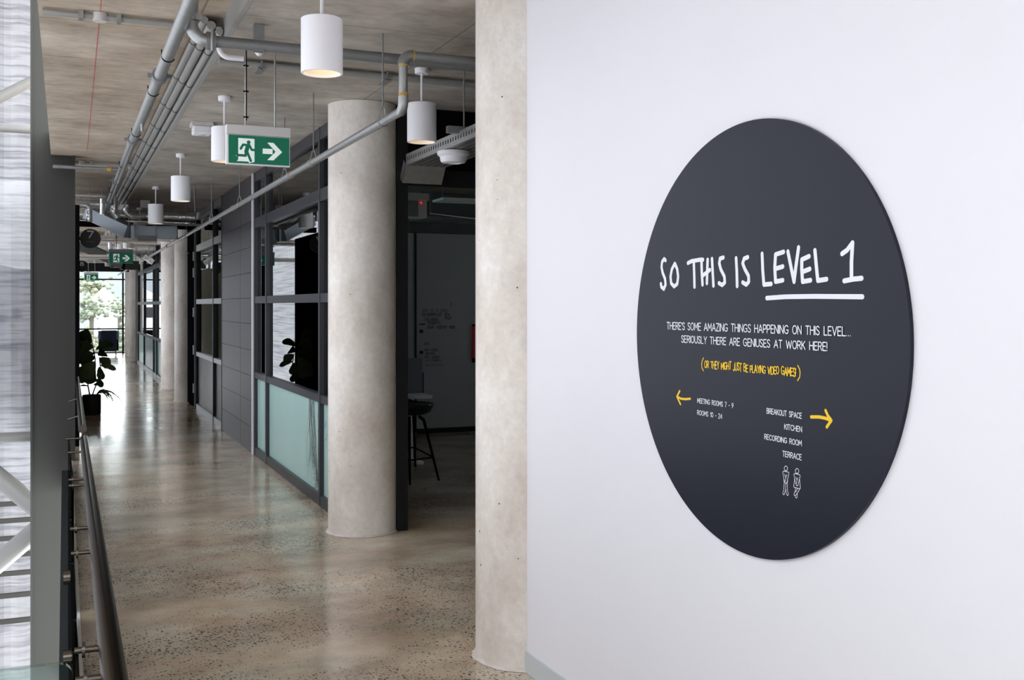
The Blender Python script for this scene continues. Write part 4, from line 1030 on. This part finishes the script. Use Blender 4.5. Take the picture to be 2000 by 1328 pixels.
for i, z in enumerate((1.240, 0.985)):
    tag(TB('magnet', M['softblack'], [(3.983, 12.198, z), (3.983, 12.18, z)], 0.022, seg=20), ('upper' if i == 0 else 'lower')+' round black magnet on the whiteboard wall', 'magnet', 'whiteboard magnets')
t = thing('board_marker', 'dark marker lying level on the whiteboard wall above the upper magnet', 'marker', (3.99, 12.185, 1.325))
TB('barrel', M['softblack'], [(-0.03, 0, 0), (0.025, 0, 0)], 0.008, t, 10); TB('cap', M['black'], [(0.025, 0, 0.002), (0.036, 0, 0.004)], 0.009, t, 10)
t = thing('hanging_strap', 'red strap hanging on the whiteboard wall beside the near column', 'strap', (4.655, 12.18, 1.30))
BX('strap', M['red'], -0.018, 0.018, -0.008, 0.012, -0.40, 0, t); BX('hook', M['black'], -0.014, 0.02, -0.01, 0.014, 0, 0.02, t); BX('clip', M['black'], -0.012, 0.02, -0.012, 0.014, -0.45, -0.40, t)
# desk
dk = thing('standing_desk', 'white desk with a single T leg in the dark room', 'desk', (2.35, 9.66, 0))
BX('top', M['deskwhite'], 0, 0.92, 0, 0.75, 0.655, 0.690, dk, bevel=0.004)
TB('leg', M['deskwhite'], [(0.85, 0.50, 0.02), (0.85, 0.50, 0.655)], 0.035, dk, 20)
BX('foot', M['deskwhite'], 0.815, 0.885, 0.15, 0.78, 0.0, 0.03, dk, bevel=0.006)
BX('leg', M['deskwhite'], 0.02, 0.09, 0.45, 0.55, 0.0, 0.655, dk)
t = thing('desk_screen', 'grey felt privacy screen standing on the white desk', 'screen', (2.36, 9.90, 0.692))
BX('panel', M['felt'], 0, 0.89, 0, 0.03, 0, 0.345, t, bevel=0.004); BX('edge', M['frameblack'], 0.891, 0.90, 0.002, 0.028, 0, 0.20, t)
t = thing('round_table', 'small round brown table top edge showing left of the desk screen', 'table', (2.45, 8.75, 0))
LT('top', M['wood'], [(0, 0.915), (0.28, 0.915), (0.29, 0.905), (0.27, 0.893), (0, 0.89)], (0, 0, 0), t, 40)
TB('leg', M['black'], [(0, 0, 0.02), (0, 0, 0.89)], 0.03, t); LT('base', M['black'], [(0, 0), (0.2, 0), (0.2, 0.012), (0, 0.025)], (0, 0, 0), t, 32)
# stool
st = thing('bar_stool', 'black shell stool with splayed legs before the white desk', 'stool', (2.90, 9.20, 0))
bm = bmesh.new()
n = 28; rows = []
for j, (rx, zz) in enumerate(((0.02, 0.555), (0.13, 0.56), (0.19, 0.585), (0.215, 0.64), (0.22, 0.66))):
    rr2 = []
    for k in range(n):
        a = 2*math.pi*k/n
        lift = 0.08*max(0, math.cos(a-math.radians(150)))*(j/4)**2
        rr2.append(bm.verts.new((rx*math.cos(a), rx*0.9*math.sin(a), zz+lift)))
    rows.append(rr2)
for a, b in zip(rows, rows[1:]):
    for k in range(n): bm.faces.new((a[k], a[(k+1) % n], b[(k+1) % n], b[k]))
bm.faces.new(rows[0][::-1])
o = fin(bm, 'seat', M['softblack'], st, smooth=True); md = o.modifiers.new('s', 'SOLIDIFY'); md.thickness = 0.012
for (fx, fy) in ((0.16, -0.34), (-0.15, -0.47), (0.21, 0.50), (-0.20, 0.38)):
    TB('leg', M['black'], [(fx*.35, fy*.3, 0.548), (fx*.5, fy*.45, 0.52), (fx, fy, 0.0)], [0.014, 0.014, 0.010], st, 12)
for za, pr_ in ((0.20, ((0.13, -0.28), (-0.12, -0.38), (-0.16, 0.31), (0.17, 0.41))),):
    for i in range(4):
        TB('footrest', M['black'], [(*pr_[i], za), (*pr_[(i+1) % 4], za)], 0.007, st, 8)
# unit hung from the ceiling in the room
t = thing('warning_display', 'grey hung display unit with a pale screen and a red light behind the doorway', 'display', (2.48, 8.12, 2.26))
BX('housing', M['fitgrey'], 0, 0.24, 0.0, 0.16, 0.14, 0.20, t, bevel=0.004)
BX('body', M['fitgrey'], 0.012, 0.225, 0.012, 0.15, 0.0, 0.14, t)
BX('screen', M['frostgrey'], 0.02, 0.15, 0.004, 0.011, 0.01, 0.135, t)
BX('indicator', plain('red_led', (0.8, 0, 0), 0.4, emit=(1, 0.02, 0.02), es=3), 0.172, 0.178, 0.002, 0.011, 0.118, 0.124, t)
TB('hanger_rod', M['galvdark'], [(0.1, 0.08, 0.2), (0.1, 0.08, 0.668)], 0.005, t, 8)
t = thing('light_panel', 'flat white unlit light panel hanging in the dark room', 'light', (3.12, 8.92, 2.50))
BX('panel', M['fitwhite'], 0, 1.2, 0, 0.3, 0, 0.02, t)
for x in (0.05, 1.1): TB('hanger_rod', M['galvdark'], [(x, 0.15, 0.02), (x, 0.15, 0.428)], 0.004, t, 6)
tag(BX('room_tray', M['galvdark'], 2.75, 3.1, 7.3, 12.1, 2.62, 2.66), 'wide cable tray under the ceiling of the dark room', 'cable tray')
tag(BX('room_tray', M['galvdark'], 3.3, 6.0, 10.2, 10.5, 2.42, 2.46), 'cross tray under the ceiling of the dark room', 'cable tray')
tag(TB('suspension_wire', M['fitwhite'], [(3.36, 10.0, 2.47), (4.1, 9.3, 2.33)], 0.004, seg=6), 'pale slanting wire under the light panel', 'wire')
tag(BX('strip_light', M['fitgrey'], 2.75, 3.3, 11.0, 11.06, 2.50, 2.52), 'short strip light far in the dark room', 'light')
# window ledge objects
t = thing('red_book', 'red and grey book standing at the glass beside the big column', 'book', (1.985, 8.20, 0.862))
tag(BX('window_shelf', M['frame'], 1.91, 2.25, 7.5, 10.9, 0.835, 0.858), 'dark shelf along the inside of the first glazed partition', 'shelf')
BX('cover', M['red'], 0, 0.06, 0, 0.012, 0, 0.16, t); BX('pages', M['fitgrey'], 0.005, 0.24, -0.22, 0.0, 0, 0.155, t)
t = thing('small_bowl', 'small dark bowl on the shelf behind the glass', 'bowl', (2.12, 8.62, 0.860))
LT('bowl', M['softblack'], [(0, 0.002), (0.05, 0.002), (0.075, 0.03), (0.070, 0.03), (0.045, 0.008), (0, 0.008)], (0, 0, 0), t, 28)

for nm, x, y, z in (('strip_light', 1.38, 28.4, 2.52), ('strip_light.001', 3.2, 11.03, 2.52), ('room_tray.001', 4.0, 10.35, 2.46), ('suspension_wire', 3.36, 10.0, 2.47)):
    TB('hanger_rod', M['galvdark'], [(x, y, z-.004), (x, y, H-.002)], 0.004, bpy.data.objects[nm], 6)

t = thing('desk_fill_light', 'added lamp out of sight above the desk, brightening it', 'light', (2.95, 9.95, H))  # fill lamp added behind the lintel to brighten the desk
LT('housing', M['fitgrey'], [(0.05, -0.10), (0.055, -0.10), (0.055, -.001), (0, -.001)], (0, 0, 0), t, 24)
LT('lens', M['lamp'], [(0, -0.06), (0.048, -0.06)], (0, 0, 0), t, 24)
ld = bpy.data.lights.new('desk_fill_bulb', 'SPOT'); ld.energy = 60; ld.color = (1, 0.93, 0.85); ld.spot_size = math.radians(62); ld.spot_blend = 0.6; ld.shadow_soft_size = 0.04
lo = bpy.data.objects.new('desk_fill_bulb', ld); COL.objects.link(lo); lo.parent = t; lo.location = (0, 0, -0.11)

# ================================================================== CURTAIN (seen mirrored in the glass)
for i, (ya, yb) in enumerate(((26.45, 28.6), (29.6, 31.95))):
    bm = bmesh.new(); prev = None; n = 60
    for k in range(n+1):
        y = ya+(yb-ya)*k/n; x = -0.02+0.035*math.sin(k*1.15)
        a = bm.verts.new((x, y, 0.02)); b = bm.verts.new((x, y, 2.6))
        if prev: bm.faces.new((prev[0], a, b, prev[1]))
        prev = (a, b)
    tag(fin(bm, 'curtain', M['curtain'], smooth=True, autosmooth=False), ('nearer' if i == 0 else 'farther')+' cream curtain on the left side, seen mirrored in the glass', 'curtain', 'cream curtains')

# ================================================================== FIG PLANT
pf = thing('potted_fig', 'dark fiddle leaf fig in a black pot against the bright window', 'plant', (0.362, 16.15, 0))
LT('pot', M['pot'], [(0, 0), (0.118, 0), (0.124, 0.01), (0.126, 0.275), (0.120, 0.285), (0.112, 0.275), (0.110, 0.25), (0, 0.25)], (0, 0, 0), pf, 36)
LT('soil', M['soil'], [(0, 0.262), (0.108, 0.258)], (0, 0, 0), pf, 24)
st1 = [(-.02, 0, .25), (-.05, .02, .42), (0.0, 0, .60), (.05, .01, .78), (.02, 0, .95), (.0, .01, 1.05)]
st2 = [(0.0, .02, .25), (.05, -.02, .40), (.09, .03, .52), (.12, .02, .66), (.10, 0, .82)]
TB('stem', M['stem'], st1, [.012, .010, .009, .008, .007, .005], pf, 8); TB('stem', M['stem'], st2, [.010, .009, .008, .007, .005], pf, 8)
rnd = random.Random(21)
def leaf(base, d, L_, W_, curl=0.25, mat='leaf', name='leaf'):
    d = Vector(d).normalized(); side = d.cross(Vector((0, 1, 0))); W_ *= 1.25
    if side.length < .1: side = Vector((1, 0, 0))
    side.normalize()
    side = (Matrix.Rotation(rnd.uniform(-.6, .6), 3, d) @ side)
    up = side.cross(d).normalized()
    prof = [(0, .06), (.12, .32), (.3, .62), (.5, .80), (.68, 1.0), (.84, .85), (.95, .45), (1.0, .03)]
    bm = bmesh.new(); base = Vector(base); prev = None
    for t_, w_ in prof:
        c = base+d*L_*t_-Vector((0, 0, 1))*curl*L_*t_*t_
        l = bm.verts.new(c-side*W_/2*w_+up*0.12*W_*w_); m_ = bm.verts.new(c); r = bm.verts.new(c+side*W_/2*w_+up*0.12*W_*w_)
        if prev:
            bm.faces.new((prev[0], prev[1], m_, l)); bm.faces.new((prev[1], prev[2], r, m_))
        prev = (l, m_, r)
    for v in bm.verts: v.co.x = max(v.co.x, -0.19+0.01*v.co.z)
    return fin(bm, name, M[mat], pf, smooth=True, autosmooth=False)
LV = [((.0, 0, 1.02), (-.5, -.2, .55), .30, .19), ((0, 0, 1.0), (-.9, .1, .15), .24, .17), ((.05, 0, .92), (.75, -.2, .55), .30, .10),
      ((.02, 0, .95), (-.6, -.5, .2), .22, .18), ((.03, 0, .86), (-.8, -.1, -.05), .26, .18), ((.05, 0, .80), (-.7, .3, .1), .22, .17),
      ((.05, 0, .76), (-.5, -.4, -.45), .26, .20), ((.08, 0, .84), (.35, -.3, .25), .16, .12), ((.10, 0, .80), (.6, .1, -.3), .17, .13),
      ((.11, 0, .70), (.9, -.1, -.03), .22, .07), ((.10, 0, .68), (.2, -.3, -.7), .16, .11), ((.02, 0, .72), (-.3, -.2, -.8), .24, .19),
      ((-.01, 0, .62), (-.7, -.2, -.3), .20, .15), ((.09, 0, .52), (.3, -.1, -.6), .12, .08), ((-.03, 0, .50), (-.6, 0, .5), .13, .03),
      ((0, 0, .45), (.7, 0, .6), .12, .04), ((.02, 0, .42), (.5, 0, .2), .10, .05), ((-.03, 0, .40), (-.9, 0, .35), .13, .03)]
for b_, d_, L_, W_ in LV: leaf(b_, d_, L_, W_)
for i in range(16):      # arching strap leaves of the pot edge
    a = rnd.uniform(-1.0, 0.9); L_ = rnd.uniform(.20, .42)
    d = Vector((math.cos(a), math.sin(a)*.8, 0)); b_ = Vector((.05, 0, .27))
    pts = [b_+d*L_*t_+Vector((0, 0, (L_*1.15*t_-L_*1.55*t_*t_)*rnd.uniform(.75, 1.1))) for t_ in (0, .2, .4, .6, .8, 1)]
    TB('strap_leaf', M['leaf'], pts, [.003, .006, .007, .006, .004, .001], pf, 5)

# ================================================================== WING CHAIR
wc = thing('wing_chair', 'navy wing back armchair facing the end window', 'chair', (1.29, 35.25, 0), math.radians(0))
bm = bmesh.new(); mt = Matrix.Translation((0, 0, 0.14))@Matrix.Rotation(math.radians(6), 4, 'X')
box(bm, -0.285, 0.285, -0.05, 0.06, 0.0, 0.73, mt); fin(bm, 'backrest', M['navy'], wc, bevel=0.03)
for s_ in (-1, 1):
    bm = bmesh.new(); box(bm, -0.04, 0.04, 0, 0.22, 0.40, 0.71, Matrix.Translation((s_*0.30, 0.0, 0.14))@Matrix.Rotation(math.radians(-s_*14), 4, 'Z')); fin(bm, 'wing', M['blue'], wc, bevel=0.02)['label'] = 'lighter blue inner wing'
    BX('armrest', M['navy'], s_*0.32-0.04, s_*0.32+0.04, 0.05, 0.60, 0.16, 0.58, wc, bevel=0.02)
BX('seat', M['blue'], -0.28, 0.28, 0.05, 0.62, 0.20, 0.43, wc, bevel=0.03)
for x in (-0.23, 0.25):
    for y in (0.0, 0.55): TB('leg', M['wood'], [(x, y, 0.16), (x*1.1, y-0.02, 0.0)], [0.02, 0.012], wc, 10)

wc.scale = (0.80, 0.80, 0.90)

# ================================================================== OUTSIDE
def blob(bm, c, r, seed, sub=2, sq=0.8):
    rr3 = random.Random(seed)
    b2 = bmesh.new(); bmesh.ops.create_icosphere(b2, subdivisions=sub, radius=1)
    off = len(bm.verts); mp = {}
    for v in b2.verts:
        k = r*(0.78+rr3.random()*0.42)
        mp[v.index] = bm.verts.new((c[0]+v.co.x*k, c[1]+v.co.y*k, c[2]+v.co.z*k*sq))
    for f in b2.faces: bm.faces.new([mp[v.index] for v in f.verts])
    b2.free()
struct(BX('ground', M['ground'], -90, 130, 39.0, 260, -6.0, -5.6), 'pale ground beyond the end window')
bm = bmesh.new(); prev = None
N_ = 40
grid = []
for j in range(12):
    row = []
    for i in range(N_+1):
        x = -130+i*8.0; y = 120+j*14
        z = -6+(j/11)**0.8*(26+8*math.sin(i*0.21+1.0)+3*math.sin(i*0.73))
        row.append(bm.verts.new((x, y, z)))
    grid.append(row)
for j in range(11):
    for i in range(N_): bm.faces.new((grid[j][i], grid[j][i+1], grid[j+1][i+1], grid[j+1][i]))
struct(fin(bm, 'hill', M['hill'], smooth=True, autosmooth=False), 'hazy blue green hillside seen through the end window')
TR = [(1.7, 80, 1.9, 1.5, 'tree', 'round pale green tree left of centre in the end window'), (3.7, 83, 1.7, 1.0, 'tree', 'pale green tree right of centre in the end window'),
      (2.3, 104, 4.0, 1.9, 'treeyel', 'olive tinted tree higher on the slope'), (6.4, 100, 2.8, 1.5, 'tree', 'tree at the right edge of the end window'),
      (0.9, 48, 0.1, 0.9, 'treeyel', 'low bushy tree close below the end window'), (2.6, 51, 0.15, 1.0, 'tree', 'second low bushy tree below the end window'),
      (-1.6, 50, 0.1, 1.1, 'tree', 'low bushy tree at the left below the end window'), (4.9, 53, 0.1, 1.0, 'treeyel', 'low bushy tree at the right below the end window')]
for i, (x, y, z, r, mk, lb) in enumerate(TR):
    t = thing('tree', lb, 'tree', (x, y, -5.6))
    bm = bmesh.new(); rr4 = random.Random(i)
    for k in range(110):
        blob(bm, (rr4.gauss(0, .40)*r, rr4.gauss(0, .3)*r, z+5.6-r*.35+rr4.gauss(0, .32)*r), r*rr4.uniform(.06, .16), i*130+k, 1)
    fin(bm, 'crown', M[mk], t); TB('trunk', M['stem'], [(0, 0, 0), (0.1, 0, z+5.0-r*.3)], 0.16, t, 8)
for i, (x, y, z, w_, lb) in enumerate(((2.9, 88, 1.5, 2.2, 'white gabled house between the trees beyond the window'), (-2.5, 108, 2.2, 5.0, 'pale house left on the slope'), (7.2, 104, 0.6, 5.0, 'long low white building right of the gabled house'))):
    t = thing('house', lb, 'house', (x, y, 0))
    BX('wall', M['house'], -w_/2, w_/2, 0, 5, -5.6, z, t)
    bm = bmesh.new(); vs = [bm.verts.new(v) for v in ((-w_/2-.3, -.3, z), (w_/2+.3, -.3, z), (0, -.3, z+1.5), (-w_/2-.3, 5.3, z), (w_/2+.3, 5.3, z), (0, 5.3, z+1.5))]
    for f in ((0, 1, 2), (3, 5, 4), (0, 3, 4, 1), (1, 4, 5, 2), (2, 5, 3, 0)): bm.faces.new([vs[q] for q in f])
    fin(bm, 'roof', M['roof'], t)
    for k in range(3 if w_ > 4 else 0): BX('window', M['frameblack'], -w_/2+0.6+k*w_/3.2, -w_/2+1.4+k*w_/3.2, -0.05, -0.001, z-1.8, z-0.8, t)
